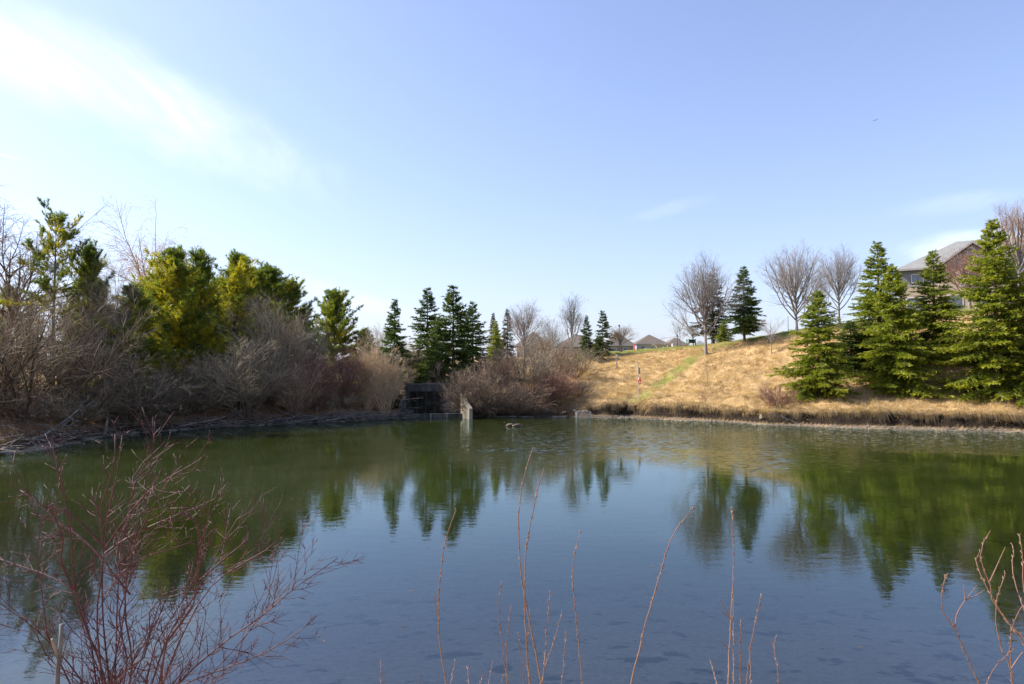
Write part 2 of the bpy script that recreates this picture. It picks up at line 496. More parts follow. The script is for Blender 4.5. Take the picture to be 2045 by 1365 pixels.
def terrain(x, y, rough=True):
    x, y = np.asarray(x, float), np.asarray(y, float)
    d = signed_dist(x, y)
    wob = fbm(x / 2.6, y / 2.6, 5, 3) * 1.5 + fbm(x / .7, y / .7, 6, 2) * .35 * sstep(x, 5, 8)
    cul = sstep(x, CUL_X0 - 2, CUL_X0) * (1 - sstep(x, CUL_X1, CUL_X1 + 2.5)) * sstep(y, 60, 66)
    d = d + wob * (1 - cul) * np.clip(1 - np.abs(d) / 40, 0.2, 1)
    zl = np.interp(d, [0, .8, 3, 12, 40, 100, 300, 900], [0, .35, 1.2, 3.2, 4.4, 6.0, 10, 12])
    zc = np.interp(d, [0, .6, 6, 13, 26, 60, 150, 300, 900], [0, .3, 1.9, 3.6, 5.2, 7.2, 9.5, 12.5, 14])
    xb = x * 85.0 / np.maximum(y, 85.0)
    crest = np.interp(xb, [6, 12, 20, 27, 35, 50, 70], [6.3, 7.2, 8.0, 8.7, 10.0, 11.8, 12.0])
    z8 = np.interp(xb, [10, 24, 32, 45], [2.9, 2.9, 2.25, 2.1])
    k1 = np.clip((d - 1.35) / 6.65, 0, 1)
    k2 = np.clip((d - 8) / 18.0, 0, 1)
    k2 = k2 + 0.10 * np.sin(np.pi * k2) * k2
    zr = np.interp(d, [0, .7, 1.0, 1.3, 1.6], [0, .13, .38, .85, 1.2]) + k1 * (z8 - 1.2) + k2 * (crest - z8) + np.clip(d - 26, 0, 34) * 0.040 + np.clip(d - 60, 0, 240) * 0.022
    zn = np.interp(d, [0, 1, 8, 20, 60], [0, .55, 3.3, 3.7, 4.0])
    wr = sstep(x * 85.0 / np.maximum(y, 85.0), 4.0, 11.0)
    wl = 1 - sstep(x, -18.0, -10.0)
    z = zc * (1 - wr) * (1 - wl) + zr * wr + zl * wl
    wn = 1 - sstep(y, 12, 30)
    z = z * (1 - wn) + zn * wn
    bed = -np.minimum(0.10 + 0.16 * np.abs(d), 2.2)
    z = np.where(d < 0, np.maximum(bed, d * 0.5), z)
    if rough:
        amp = np.clip(d, 0, 3) / 3
        z = z + amp * (fbm(x / 1.5, y / 1.0, 11, 3) * 0.52 + fbm(x / 9, y / 9, 31, 2) * 0.7 * (1 - sstep(d, 24, 34)))
    # the culvert: fill behind the headwall, open water in front of it
    inx = (x > CUL_X0 - 0.4) & (x < CUL_X1 + 0.4)
    z = np.where(inx & (y > CUL_Y + 7.5), np.maximum(z, 3.3), z)
    z = np.where(inx & (y <= CUL_Y + 7.5) & (y > 60), -0.6, z)
    return z


def gz(x, y):
    return float(terrain(np.array([x]), np.array([y]))[0])


def spot(px, Y):
    """ground point seen in pixel column px at depth Y"""
    X = (px - CX) / F * Y * 1.0
    return np.array([X, Y, gz(X, Y)])


def build_ground():
    def axis(lo, hi, fine, far_lo, far_hi, k=1.13):
        a = list(np.arange(lo, hi + 1e-6, fine))
        s = fine
        while a[-1] < far_hi:
            s *= k
            a.append(a[-1] + s)
        s = fine
        b = [a[0]]
        while b[-1] > far_lo:
            s *= k
            b.append(b[-1] - s)
        return np.array(b[:0:-1] + a)
    xs = axis(-42, 52, 0.6, -2200, 2200)
    ys = axis(34, 102, 0.42, -500, 3500)
    ys = np.concatenate([ys[ys < 51], np.arange(51, 74, .17), ys[ys > 74.1]])
    xs = np.concatenate([xs[xs < 7], np.arange(7, 51, .26), xs[xs > 51.1]])
    X, Y = np.meshgrid(xs, ys)
    Z = terrain(X.ravel(), Y.ravel())
    X, Y = X.ravel(), Y.ravel()
    nx, ny = len(xs), len(ys)
    i = np.arange(ny - 1)[:, None] * nx + np.arange(nx - 1)[None, :]
    q = np.stack([i, i + 1, i + 1 + nx, i + nx], -1).reshape(-1, 4)
    g = Geo()
    g.add(np.stack([X, Y, Z], 1), [q])
    d = signed_dist(X, Y)
    nz = fbm(X / 3.0, Y / 3.0, 71, 4)
    nz2 = fbm(X / 0.9, Y / 0.9, 91, 3)
    C = np.empty((len(X), 3))
    dry = np.array([0.47, 0.325, 0.165])[None] * (1 + 0.9 * nz + 0.5 * nz2)[:, None]
    dry = dry * (1 - 0.45 * sstep(nz, 0.05, 0.22))[:, None]
    C[:] = dry
    mown = mow_mask(X, Y, d)[:, None]
    C = C * (1 - mown) + mown * np.array([0.19, 0.195, 0.05])[None] * (1 + 0.6 * nz2)[:, None]
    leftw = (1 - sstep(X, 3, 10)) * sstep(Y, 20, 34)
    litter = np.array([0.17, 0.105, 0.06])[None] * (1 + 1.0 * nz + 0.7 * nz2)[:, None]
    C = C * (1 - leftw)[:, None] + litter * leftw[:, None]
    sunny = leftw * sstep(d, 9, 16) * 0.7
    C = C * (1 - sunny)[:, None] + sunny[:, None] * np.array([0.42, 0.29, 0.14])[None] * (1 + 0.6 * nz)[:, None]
    w2 = fbm(X / 2.6, Y / 2.6, 5, 3) * 1.5 + fbm(X / .7, Y / .7, 6, 2) * .35
    dd = d + w2
    soil = (sstep(dd, 0.6, 0.8) * (1 - sstep(dd, 1.5, 2.2)) * sstep(X, 6, 9) * sstep(Y, 30, 40))[:, None]
    C = C * (1 - soil) + soil * np.array([0.03, 0.022, 0.016])[None]
    beach = ((1 - sstep(dd, 0.5, 0.75)) * sstep(X, 6, 9))[:, None]
    C = C * (1 - beach) + beach * np.array([0.25, 0.19, 0.125])[None] * (1 + 0.8 * nz2)[:, None] * (0.35 + 0.65 * sstep(fbm(X / 2.0, Y / 9.0, 55, 3), -.12, .12))[:, None]
    mud = ((1 - sstep(dd, 0.5, 2.5)) * (1 - sstep(X, 6, 9)))[:, None]
    C = C * (1 - mud) + mud * np.array([0.035, 0.027, 0.02])[None]
    wet = (1 - sstep(dd, -0.3, 0.1))[:, None]
    C = C * (1 - wet) + wet * np.array([0.56, 0.50, 0.41])[None] * (1 + 0.5 * nz)[:, None]
    C = np.clip(C, 0.01, 0.8)

    def b(n):
        c = n.add('ShaderNodeAttribute', None, attribute_name='base').outputs['Color']
        p = n.add('ShaderNodeTexCoord').outputs['Object']
        n1 = n.noise(p, 5.0, 6.0, 0.65)
        n2 = n.noise(p, 1.3, 3.0, 0.6)
        z = n.add('ShaderNodeSeparateXYZ', {0: p}).outputs[2]
        c = n.mix(1.0, c, n.mix(n1, (0.55, 0.52, 0.5, 1), (1.45, 1.45, 1.4, 1)), 'MULTIPLY')
        under = n.math('MULTIPLY', n.ramp(z, 0.0, -0.1), n.ramp(n2, 0.56, 0.66))
        c = n.mix(n.math('MULTIPLY', under, 0.75), c, (0.035, 0.045, 0.05, 1))
        bn = n.add('ShaderNodeBump', {'Height': n1, 'Strength': 0.9, 'Distance': 0.12})
        return n.add('ShaderNodeBsdfPrincipled', {'Base Color': c, 'Roughness': 0.95, 'Specular IOR Level': 0.1, 'Normal': bn.outputs[0]}).outputs[0]
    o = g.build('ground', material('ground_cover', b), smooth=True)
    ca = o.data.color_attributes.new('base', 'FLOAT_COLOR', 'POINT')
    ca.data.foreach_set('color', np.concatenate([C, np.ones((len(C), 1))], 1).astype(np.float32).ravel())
    o['kind'] = 'structure'
    return o


PATH = None


def hit(px, py, y0=40, y1=140):
    d = ray(px, py)
    Y = np.arange(y0, y1, 0.1)
    X = d[0] * Y / d[1]
    Z = CAM_H + d[2] * Y / d[1]
    k = np.argmax(Z <= terrain(X, Y, False))
    return np.array([X[k], Y[k]])


def mow_mask(X, Y, d):
    """the mown lawn above the crest and the mown strip that runs down to the ring post"""
    global PATH
    if PATH is None:
        PATH = [hit(*p) for p in ((1262, 806), (1285, 792), (1315, 768), (1345, 742), (1385, 718), (1425, 700))]
        a, b = PATH[-2], PATH[-1]
        PATH.append(b + (b - a) * 1.2)
    best = np.full(X.shape, 1e9)
    for a, b in zip(PATH[:-1], PATH[1:]):
        ab = b - a
        t = np.clip(((X - a[0]) * ab[0] + (Y - a[1]) * ab[1]) / (ab @ ab), 0, 1)
        best = np.minimum(best, np.hypot(X - a[0] - t * ab[0], Y - a[1] - t * ab[1]))
    e = fbm(X / 1.5, Y / 1.5, 7, 3)
    strip = (1 - sstep(best + e * 2.2, 0.35, 1.5)) * (0.95 + 1.0 * fbm(X / .8, Y / .8, 19, 2))
    lawn = sstep(d + e * 2.0, 23.5, 25.5) * sstep(X, 2, 9)
    return np.clip(np.maximum(strip * 0.9, lawn), 0, 1)


ground = build_ground()


def build_water():
    g = Geo()
    g.add([(-60, 1, 0), (75, 1, 0), (75, 84, 0), (-60, 84, 0)], [[(0, 1, 2, 3)]])

    def b(n):
        p = n.add('ShaderNodeNewGeometry').outputs['Position']
        s = n.add('ShaderNodeSeparateXYZ', {0: p})
        x, y = s.outputs[0], s.outputs[1]
        big = n.noise(p, 0.09, 3.0, 0.5, 0.6)
        # a light breeze ruffles the middle and right of the pond; the lee of the left bank stays calm
        side = n.ramp(n.math('ADD', x, n.math('MULTIPLY', n.math('SUBTRACT', big, 0.5), 22.0)), -9.0, 4.0)
        gust = n.math('MULTIPLY', side, n.ramp(n.math('ADD', y, n.math('MULTIPLY', n.math('SUBTRACT', big, 0.5), 26.0)), 33.0, 47.0))
        m1 = n.add('ShaderNodeMapping', {'Vector': p, 'Scale': (1.0, 2.2, 1.0), 'Rotation': (0, 0, 0.15)}).outputs[0]
        r1 = n.noise(m1, 1.1, 3.0, 0.55, 0.4)
        r2 = n.noise(m1, 4.5, 3.0, 0.55, 0.3)
        h = n.math('ADD', n.math('MULTIPLY', r1, n.ramp(gust, 0, 1, 0.0034, 0.010, False)), n.math('MULTIPLY', r2, n.ramp(gust, 0, 1, 0.0006, 0.006, False)))
        bn = n.add('ShaderNodeBump', {'Height': h, 'Strength': 1.0, 'Distance': 1.0}).outputs[0]
        m2 = n.add('ShaderNodeMapping', {'Vector': p, 'Scale': (2.2, 4.0, 1.0), 'Rotation': (0, 0, 0.2)}).outputs[0]
        cn = n.add('ShaderNodeTexNoise', {'Vector': m2, 'Scale': 1.0, 'Detail': 3.0, 'Roughness': 0.6}).outputs['Color']
        k = n.ramp(gust, 0, 1, 0.003, 0.46, False)
        sl = n.vmath('MULTIPLY', n.vmath('SUBTRACT', cn, (.5, .5, .5)), n.add('ShaderNodeCombineXYZ', {0: n.math('MULTIPLY', k, .6), 1: k, 2: 0.0}).outputs[0])
        bn = n.vmath('NORMALIZE', n.vmath('ADD', bn, sl))
        fr = n.add('ShaderNodeFresnel', {'IOR': 1.55, 'Normal': bn}).outputs[0]
        gl = n.add('ShaderNodeBsdfGlossy', {'Color': (0.80, 0.94, 1, 1), 'Roughness': 0.015, 'Normal': bn}).outputs[0]
        murk = n.mix(n.ramp(n.noise(p, 0.35, 4), 0.3, 0.7), (0.022, 0.031, 0.006, 1), (0.032, 0.040, 0.010, 1))
        df = n.add('ShaderNodeBsdfDiffuse', {'Color': murk}).outputs[0]
        tr = n.add('ShaderNodeBsdfTransparent', {'Color': (0.94, 0.94, 0.90, 1)}).outputs[0]
        body = n.add('ShaderNodeMixShader', {0: n.ramp(y, 10.0, 32.0, 0.04, 1.0), 1: tr, 2: df}).outputs[0]
        return n.add('ShaderNodeMixShader', {0: fr, 1: body, 2: gl}).outputs[0]
    o = g.build('pond_water', material('pond_water', b))
    o['kind'] = 'structure'


build_water()

# ------------------------------------------------------------------ plants: builders return geometry in local space
def spruce_geo(H, R, seed, dens=1.1, bare=0.03, droop=0.0, thin=0.0, light=0.3, cap=56000):
    rng = np.random.default_rng(seed)
    nw = int(H / 0.36)
    tz = np.sort(np.concatenate([bare + (1 - bare) * (np.arange(nw) + rng.uniform(-.3, .3, nw)) / nw for _ in range(8)]))
    tz = tz[(tz > bare) & (tz < 0.985)]
    if thin:
        tz = tz[rng.random(len(tz)) > thin]
    az = rng.uniform(0, 2 * np.pi, len(tz))
    lobes = 1 + 0.16 * np.sin(az * 2 + rng.uniform(0, 6)) + 0.13 * np.sin(az * 3 + tz * 9 + rng.uniform(0, 6))
    L = R * (1 - tz) ** 0.82 * rng.uniform(0.62, 1.12, len(tz)) * lobes * np.minimum(1, 0.72 + (tz - bare) * 3.2) + 0.14
    el = np.radians(np.interp(tz, [0, .3, .7, 1], [-14 - droop, -4 - droop, 18, 58])) + rng.normal(0, .1, len(tz))
    D = np.stack([np.cos(az) * np.cos(el), np.sin(az) * np.cos(el), np.sin(el)], 1)
    P0 = np.stack([np.zeros(len(tz)), np.zeros(len(tz)), tz * H], 1)
    P = grow(rng, P0, D, L, 5, 0.05, lambda t: -0.07 + 0.15 * t)
    rad = (0.012 + 0.016 * L / max(R, .1))[:, None] * np.linspace(1, .25, 6)[None]
    wood = Geo()
    zz = np.linspace(0, H, 9)
    lean = np.cumsum(rng.normal(0, .012, (9, 2)), 0) * H * 0.03
    wood.tube(np.stack([lean[:, 0] * 0, lean[:, 1] * 0, zz], 1), np.interp(zz, [0, H], [0.016 * H * (1 if H > 5 else 1.3), 0.012]), 7)
    tubes(wood, P, rad, 3)
    cnt = rng.poisson(np.maximum(L, .2) / 0.085 * dens)
    pos, tan, _, idx, t = sample(rng, P, rad, cnt, 0.08, 1.0)
    side = norm(np.cross(tan, np.array([0, 0, 1.0])) + 1e-6) * rng.choice([-1, 1], len(pos))[:, None]
    tl = (0.34 * L[idx] * (1.05 - t) + 0.13) * rng.uniform(.6, 1.15, len(pos))
    tl = np.minimum(tl * 1.15, 0.95)
    tdir = norm(tan * 0.75 + side * rng.uniform(.5, 1.0, (len(pos), 1)) + rng.normal(0, .18, pos.shape) + np.array([0, 0, -0.22]))
    nb = rng.poisson(tl / 0.052 * dens) + 1
    ii = np.repeat(np.arange(len(pos)), nb)
    u = rng.uniform(0, 1, len(ii))
    B = pos[ii] + tdir[ii] * (tl[ii] * u)[:, None] + np.array([0, 0, -0.12]) * ((u * tl[ii]) ** 2)[:, None]
    bd = norm(tdir[ii] * 0.9 + rng.normal(0, .42, B.shape) + np.array([0, 0, .12]))
    keep = rng.random(len(B)) < cap / len(B)
    wide = max(1.0, (len(B) / cap) ** 0.5)
    B, bd, ii, u = B[keep], bd[keep], ii[keep], u[keep]
    tipness = np.clip(t[ii] * 0.6 + u * 0.5, 0, 1)
    tint = np.clip(light * rng.uniform(0.3, 1.5, len(B)) * tipness ** 2 + (rng.random(len(L))[idx][ii] - .5) * 0.35 * light, 0, 1)
    leaf = Geo()
    blades(leaf, B, bd, rng.uniform(.13, .24, len(B)) * wide ** .5, rng.uniform(.058, .095, len(B)) * wide, tint, rng)
    return wood, leaf


def pine_geo(H, R, seed, bare=0.25, yellow=0.5, dens=1.0, gap=0.0, flat=0.0, cap=84000):
    rng = np.random.default_rng(seed)
    R = R * 1.45
    nw = int(H * (1 - bare) / 0.36)
    tz = bare + (1 - bare) * np.repeat((np.arange(nw) + .5) / nw, 7) + rng.normal(0, .02, nw * 7)
    tz = np.clip(tz, bare, 0.985)
    if gap:
        tz = tz[rng.random(len(tz)) > gap]
    az = rng.uniform(0, 2 * np.pi, len(tz))
    s = (tz - bare) / (1 - bare)
    prof = np.sin(np.pi * np.clip(0.28 + 0.70 * s, 0, 1)) ** 0.55 * (1 - 0.30 * s)
    L = R * prof * rng.uniform(.45, 1.2, len(tz)) * (1 + .2 * np.sin(az * 2 + seed) + .2 * np.sin(az * 3 + tz * 14)) + 0.2
    el = np.radians(np.interp(s, [0, .5, 1], [5, 25, 62])) + rng.normal(0, .15, len(tz))
    D = np.stack([np.cos(az) * np.cos(el), np.sin(az) * np.cos(el), np.sin(el)], 1)
    P0 = np.stack([np.zeros(len(tz)), np.zeros(len(tz)), tz * H], 1)
    P = grow(rng, P0, D, L, 5, 0.10, lambda t: 0.02 + 0.12 * t)
    rad = (0.014 + 0.022 * L / R)[:, None] * np.linspace(1, .3, 6)[None]
    wood = Geo()
    zz = np.linspace(0, H * .99, 9)
    bend = np.cumsum(rng.normal(0, .10, (9, 2)), 0) * 0.5
    bend *= 0
    wood.tube(np.stack([bend[:, 0], bend[:, 1], zz], 1), np.interp(zz, [0, H], [0.014 * H, 0.015]), 7)
    tubes(wood, P, rad, 3)
    pos, tan, r0, idx, t = sample(rng, P, rad, rng.poisson(L / 0.11) + 1, 0.18, 1.0)
    bl = rng.uniform(.25, .8, len(pos)) * (1.1 - .5 * t)
    bdir = splay(rng, tan, rng.uniform(.4, .95, len(pos)), flat=0.55)
    Q = grow(rng, pos, bdir, bl, 3, .08, 0.13)
    qr = np.linspace(.009, .004, 4)[None] * np.ones((len(Q), 1))
    tubes(wood, Q[:1700], qr[:1700], 3)
    tp, tt, _, qi, u = sample(rng, Q, qr, rng.poisson(bl / 0.10 * dens) + 1, .12, 1.0)
    clump = rng.random(len(L))[idx][qi]
    inner = 1 - t[qi] * 0.55 - u * 0.45
    yl = np.clip((inner * 1.5 + (clump - 0.5) * 1.1 - (1 - yellow)) * 1.6, 0, 1) * (1 - sstep(s[idx][qi], .82, 1.0))
    nb = 8
    ii = np.repeat(np.arange(len(tp)), nb)
    wide = max(1.0, (len(ii) / cap) ** 0.5)
    ii = ii[rng.random(len(ii)) < cap / len(ii)]
    bd = splay(rng, tt[ii], rng.uniform(.15, 1.15, len(ii)))
    bd = norm(bd + np.array([0, 0, .12]))
    leaf = Geo()
    blades(leaf, tp[ii], bd, rng.uniform(.18, .34, len(ii)) * wide ** .4, rng.uniform(.02, .036, len(ii)) * wide, np.clip(yl[ii] * rng.uniform(.6, 1.2, len(ii)), 0, 1), rng)
    return wood, leaf


def thin_out(rng, cap, *arrs):
    n = len(arrs[0])
    k = np.sort(rng.permutation(n)[:cap])
    return [a[k] for a in arrs] + [max(1.0, (n / cap) ** .4)]


def bare_geo(H, W, seed, trunk=0.2, limbs=13, style='vase', n2=9, n3=8, n4=4, r0=None, lean=(0, 0), fine=1.0, leader=True):
    """leafless tree: trunk geometry and branch geometry"""
    rng = np.random.default_rng(seed)
    r0 = r0 or 0.014 * H
    tr, br = Geo(), Geo()
    # trunk and leader
    top = H * (0.9 if leader else trunk * 1.5)
    zz = np.linspace(0, top, 10)
    bx = np.cumsum(rng.normal(0, .02 * H * .12, (10, 2)), 0) + np.outer(zz / H, np.array(lean) * H)
    bx -= bx[0]
    TP = np.stack([bx[:, 0], bx[:, 1], zz], 1)
    TR = np.interp(zz, [0, H * .04, H * trunk, top], [r0 * 1.35, r0, r0 * .8, 0.01])
    tr.tube(TP, TR, 8)
    cnt = np.array([limbs])
    pos, tan, rad, _, t = sample(rng, TP[None], TR[None], cnt, trunk * H / top, (0.5 if style == 'vase' else 0.8) if leader else 1.0)
    hrel = pos[:, 2] / H
    if style == 'vase':
        o = np.argsort(pos[:, 2])
        pos, tan, rad, hrel = pos[o], tan[o], rad[o], hrel[o]
        f = np.linspace(1, .2, limbs) * rng.uniform(.7, 1.1, limbs)
        L = None
        ang = np.radians(56) * f * np.clip(W / (0.62 * H), .45, 1.5)
        L = (H * (1.0 - .30 * np.clip(f, 0, 1) ** 1.3) - pos[:, 2]) * rng.uniform(.8, 1.0, limbs) / np.cos(ang * .55)
        trop = 0.085
    elif style == 'willow':
        ang = np.radians(rng.uniform(25, 70, limbs))
        L = H * rng.uniform(.45, .8, limbs)
        trop = 0.02
    else:
        ang = np.radians(rng.uniform(35, 65, limbs))
        L = W * 0.5 * rng.uniform(.7, 1.15, limbs) * np.interp(hrel, [0, .5, 1], [1.1, 1, .45])
        trop = 0.08
    az = np.arange(limbs) * 2.399 + rng.uniform(-.4, .4, limbs)
    D = np.stack([np.sin(ang) * np.cos(az), np.sin(ang) * np.sin(az), np.cos(ang)], 1) + np.array([lean[0], lean[1], 0]) * .6
    P = grow(rng, pos, D, L, 8, .07, trop)
    R = np.minimum(rad * .75, r0 * .5)[:, None] * np.linspace(1, .12, 9)[None] + 0.004
    tubes(tr, P, R, 5)
    drop = (lambda t: 0.06 - 0.35 * t) if style == 'willow' else 0.10
    # second order
    c2 = rng.poisson(n2 * np.clip(L / L.mean(), .5, 1.5)) + 2
    p2, t2, r2, i2, u2 = sample(rng, P, R, c2, .18, .97)
    d2 = splay(rng, t2, np.radians(rng.uniform(25, 50, len(p2))))
    L2 = L[i2] * (1.08 - u2) * rng.uniform(.35, .65, len(p2)) + 0.05 * H
    P2 = grow(rng, p2, d2, L2, 5, .09, 0.08 if style != 'willow' else drop)
    R2 = np.clip(r2 * .6, .007, .06)[:, None] * np.linspace(1, .2, 6)[None]
    tubes(br, P2, R2, 4, 0.15)
    # leaders of every limb keep twigs too
    c3 = rng.poisson(n3 * np.clip(L2 / L2.mean(), .4, 1.7)) + 1
    p3, t3, r3, i3, u3 = sample(rng, P2, R2, c3, .15, 1.0)
    d3 = splay(rng, t3, np.radians(rng.uniform(22, 50, len(p3))))
    L3 = L2[i3] * (1.1 - u3 * .7) * rng.uniform(.3, .6, len(p3)) + .25
    p3, d3, L3, r3, wd = thin_out(rng, 1700, p3, d3, L3, r3)
    fine = fine * wd
    P3 = grow(rng, p3, d3, L3, 3, .10, 0.07 if style != 'willow' else -0.28)
    R3 = np.clip(r3 * .6, .0045, .012)[:, None] * np.linspace(1, .4, 4)[None] * fine
    tubes(br, P3, R3, 3, rng.uniform(.2, .9, len(P3)))
    c4 = rng.poisson(n4, len(P3))
    p4, t4, r4, i4, u4 = sample(rng, P3, R3, c4, .2, 1.0)
    d4 = splay(rng, t4, np.radians(rng.uniform(20, 50, len(p4))))
    L4 = L3[i4] * rng.uniform(.3, .6, len(p4)) + .10
    p4, d4, L4, wd = thin_out(rng, 3600 if style != 'willow' else 2400, p4, d4, L4)
    fine = fine * wd ** .5
    P4 = grow(rng, p4, d4, L4, 1 if style != 'willow' else 2, .08, 0.04 if style != 'willow' else -0.35)
    R4 = np.full((len(P4), 1), .0042 * fine) * np.linspace(1, .4, P4.shape[1])[None]
    tubes(br, P4, R4, 3, rng.uniform(.3, 1.0, len(P4)))
    return tr, br


def shrub_geo(H, W, seed, stems=26, n2=8, n3=6, n4=3, lean=(0, 0), fan=1.0, curl=0.05, fine=1.0, r0=0.02, base=0.25, wob=.07, low=0.0, cap3=1500, cap4=2600):
    """leafless multi-stemmed shrub"""
    rng = np.random.default_rng(seed)
    st, tw = Geo(), Geo()
    a = rng.uniform(0, 2 * np.pi, stems)
    q = np.sqrt(rng.uniform(0, 1, stems))
    ang = np.arctan2(W * .5, H) * 1.15 * q * fan + low * rng.random(stems) * .7
    D = np.stack([np.sin(ang) * np.cos(a), np.sin(ang) * np.sin(a), np.cos(ang)], 1) + np.array([lean[0], lean[1], 0]) * rng.uniform(.4, 1.2, (stems, 1))
    P0 = np.stack([np.cos(a) * base * q * W * .3, np.sin(a) * base * q * W * .3, np.full(stems, -0.08)], 1)
    L = H * rng.uniform(.6, 1.0, stems) * (1 + .12 * q)
    P = grow(rng, P0, D, L, 7, wob, curl)
    R = (r0 * rng.uniform(.6, 1.2, stems))[:, None] * np.linspace(1, .18, 8)[None] + .003
    tubes(st, P, R, 5, 0.0)
    p2, t2, r2, i2, u2 = sample(rng, P, R, rng.poisson(n2, stems) + 2, .15, .98)
    d2 = splay(rng, t2, np.radians(rng.uniform(20, 48, len(p2))))
    L2 = L[i2] * (1.1 - u2) * rng.uniform(.3, .6, len(p2)) + .12 * H * rng.uniform(.5, 1, len(p2))
    P2 = grow(rng, p2, d2, L2, 4, .09, curl)
    R2 = np.clip(r2 * .6, .005, .03)[:, None] * np.linspace(1, .3, 5)[None]
    tubes(tw, P2, R2, 3, rng.uniform(0, .5, len(P2)))
    p3, t3, r3, i3, u3 = sample(rng, P2, R2, rng.poisson(n3, len(P2)), .15, 1.0)
    d3 = splay(rng, t3, np.radians(rng.uniform(18, 48, len(p3))))
    L3 = L2[i3] * (1.1 - u3 * .6) * rng.uniform(.3, .6, len(p3)) + .12
    p3, d3, L3, wd = thin_out(rng, cap3, p3, d3, L3)
    fine = fine * wd
    P3 = grow(rng, p3, d3, L3, 2, .10, curl)
    R3 = np.full((len(P3), 1), .0055 * fine) * np.linspace(1, .5, 3)[None]
    tubes(tw, P3, R3, 3, rng.choice([0, .25, 1.0], len(P3), p=[.45, .33, .22]))
    p4, t4, r4, i4, u4 = sample(rng, P3, R3, rng.poisson(n4, len(P3)), .2, 1.0)
    d4 = splay(rng, t4, np.radians(rng.uniform(15, 45, len(p4))))
    L4 = L3[i4] * rng.uniform(.35, .7, len(p4)) + .06
    p4, d4, L4, wd = thin_out(rng, cap4, p4, d4, L4)
    fine = fine * wd ** .5
    P4 = grow(rng, p4, d4, L4, 1, .08, curl)
    R4 = np.full((len(P4), 1), .0042 * fine) * np.array([[1, .5]])
    tubes(tw, P4, R4, 3, rng.choice([0, .3, 1.0], len(P4), p=[.4, .35, .25]))
    return st, tw


def plant(name, loc, meshes, mats, names, label, cat, group=None, rz=0.0, scale=1.0):
    """a thing made of shared part meshes; each copy takes its own bark and leaf material"""
    root = empty(name, loc, rz, scale)
    tag(root, label, cat, group)
    for me, m, nm in zip(meshes, mats, names):
        c = bpy.data.objects.new(nm, me)
        col.objects.link(c)
        c.parent = root
        if m:
            c.material_slots[0].link = 'OBJECT'
            c.material_slots[0].material = M[m]
    return root


SINK = 0.12
SHAPES = {}


def shape(kind, key, names, make, H, W):
    """build each growth form once, at a nominal height and width"""
    if (kind, key) not in SHAPES:
        gs = make()
        SHAPES[kind, key] = [g.mesh(n, M['bark'], n in ('trunk', 'stems')) for g, n in zip(gs, names)], H, W
    return SHAPES[kind, key]


TURN = np.random.default_rng(4242)

SPRUCE_FORMS = {'a': (10, 3.6, dict(light=.5)), 'b': (13, 3.6, dict(light=.28, thin=.12)), 'c': (12, 4.2, dict(light=.6, dens=1.15, droop=3)), 'L': (17, 5.2, dict(light=.65, dens=1.1, cap=80000)),
                'd': (11, 3.0, dict(light=.65)), 'e': (11, 3.2, dict(light=.4, thin=.1, cap=46000)), 'br': (11, 2.2, dict(thin=.25, bare=.1, cap=30000)), 'ced': (6, 1.4, dict(bare=.12, cap=26000)),
                'crest': (10, 3.4, dict(bare=.15, droop=2, thin=.12, light=.5))}
SPRUCE_OF = {11: 'a', 12: 'b', 13: 'c', 14: 'b', 15: 'L', 16: 'a', 17: 'e', 21: 'crest', 22: 'br', 23: 'a', 41: 'e', 42: 'e', 43: 'd', 44: 'e', 45: 'd', 46: 'd', 47: 'br', 48: 'br', 54: 'e', 55: 'ced', 56: 'ced'}


def spruce(px, top, Y, wid, label, seed, mat='spruce', group=None, name='spruce_tree', **kw):
    p = spot(px, Y)
    H = at(px, top, Y)[2] - p[2] + SINK
    w = wid / F * Y / 2
    k = SPRUCE_OF[seed]
    h0, w0, par = SPRUCE_FORMS[k]
    ms, _, _ = shape('spruce', k, ('trunk', 'crown'), lambda: spruce_geo(h0, w0, 1000 + seed, **par), h0, w0)
    return plant(name, (p[0], p[1], p[2] - SINK), ms, ('bark', mat), ('trunk', 'crown'), label, 'tree', group, TURN.uniform(0, 6.28), (w / w0, w / w0, H / h0))


PINE_FORMS = {'open': (15, 2.6, dict(bare=.5, yellow=.5, gap=.62, dens=1.0, cap=42000)), 'green': (13, 2.6, dict(bare=.05, yellow=.42)), 'gold': (13, 3.0, dict(bare=.04, yellow=.75)),
              'mid': (13, 3.0, dict(bare=.03, yellow=.58)), 'round': (12, 3.4, dict(bare=.05, yellow=.5, dens=1.6))}
PINE_OF = {61: 'open', 62: 'green', 63: 'gold', 64: 'mid', 65: 'gold', 66: 'green', 67: 'green', 68: 'mid', 69: 'mid', 70: 'round', 71: 'green', 72: 'gold', 73: 'mid'}


def pine(px, top, Y, wid, label, seed, group='pines behind the left bank', **kw):
    p = spot(px, Y)
    H = at(px, top, Y)[2] - p[2] + SINK
    w = wid / F * Y / 2
    k = PINE_OF[seed]
    h0, w0, par = PINE_FORMS[k]
    ms, _, _ = shape('pine', k, ('trunk', 'crown'), lambda: pine_geo(h0, w0, 1000 + seed, **par), h0, w0)
    return plant('pine_tree', (p[0], p[1], p[2] - SINK), ms, ('bark', 'pine'), ('trunk', 'crown'), label, 'tree', group, TURN.uniform(0, 6.28), (w / w0, w / w0, .94 * H / h0))


BARE_OF = {31: 'maple', 32: 'maple_wide', 33: 'maple', 34: 'small', 35: 'maple', 36: 'slim', 37: 'small', 38: 'slim', 51: 'round_head', 52: 'multi', 53: 'tall', 57: 'round_head', 81: 'weep', 82: 'weep', 83: 'multi'}


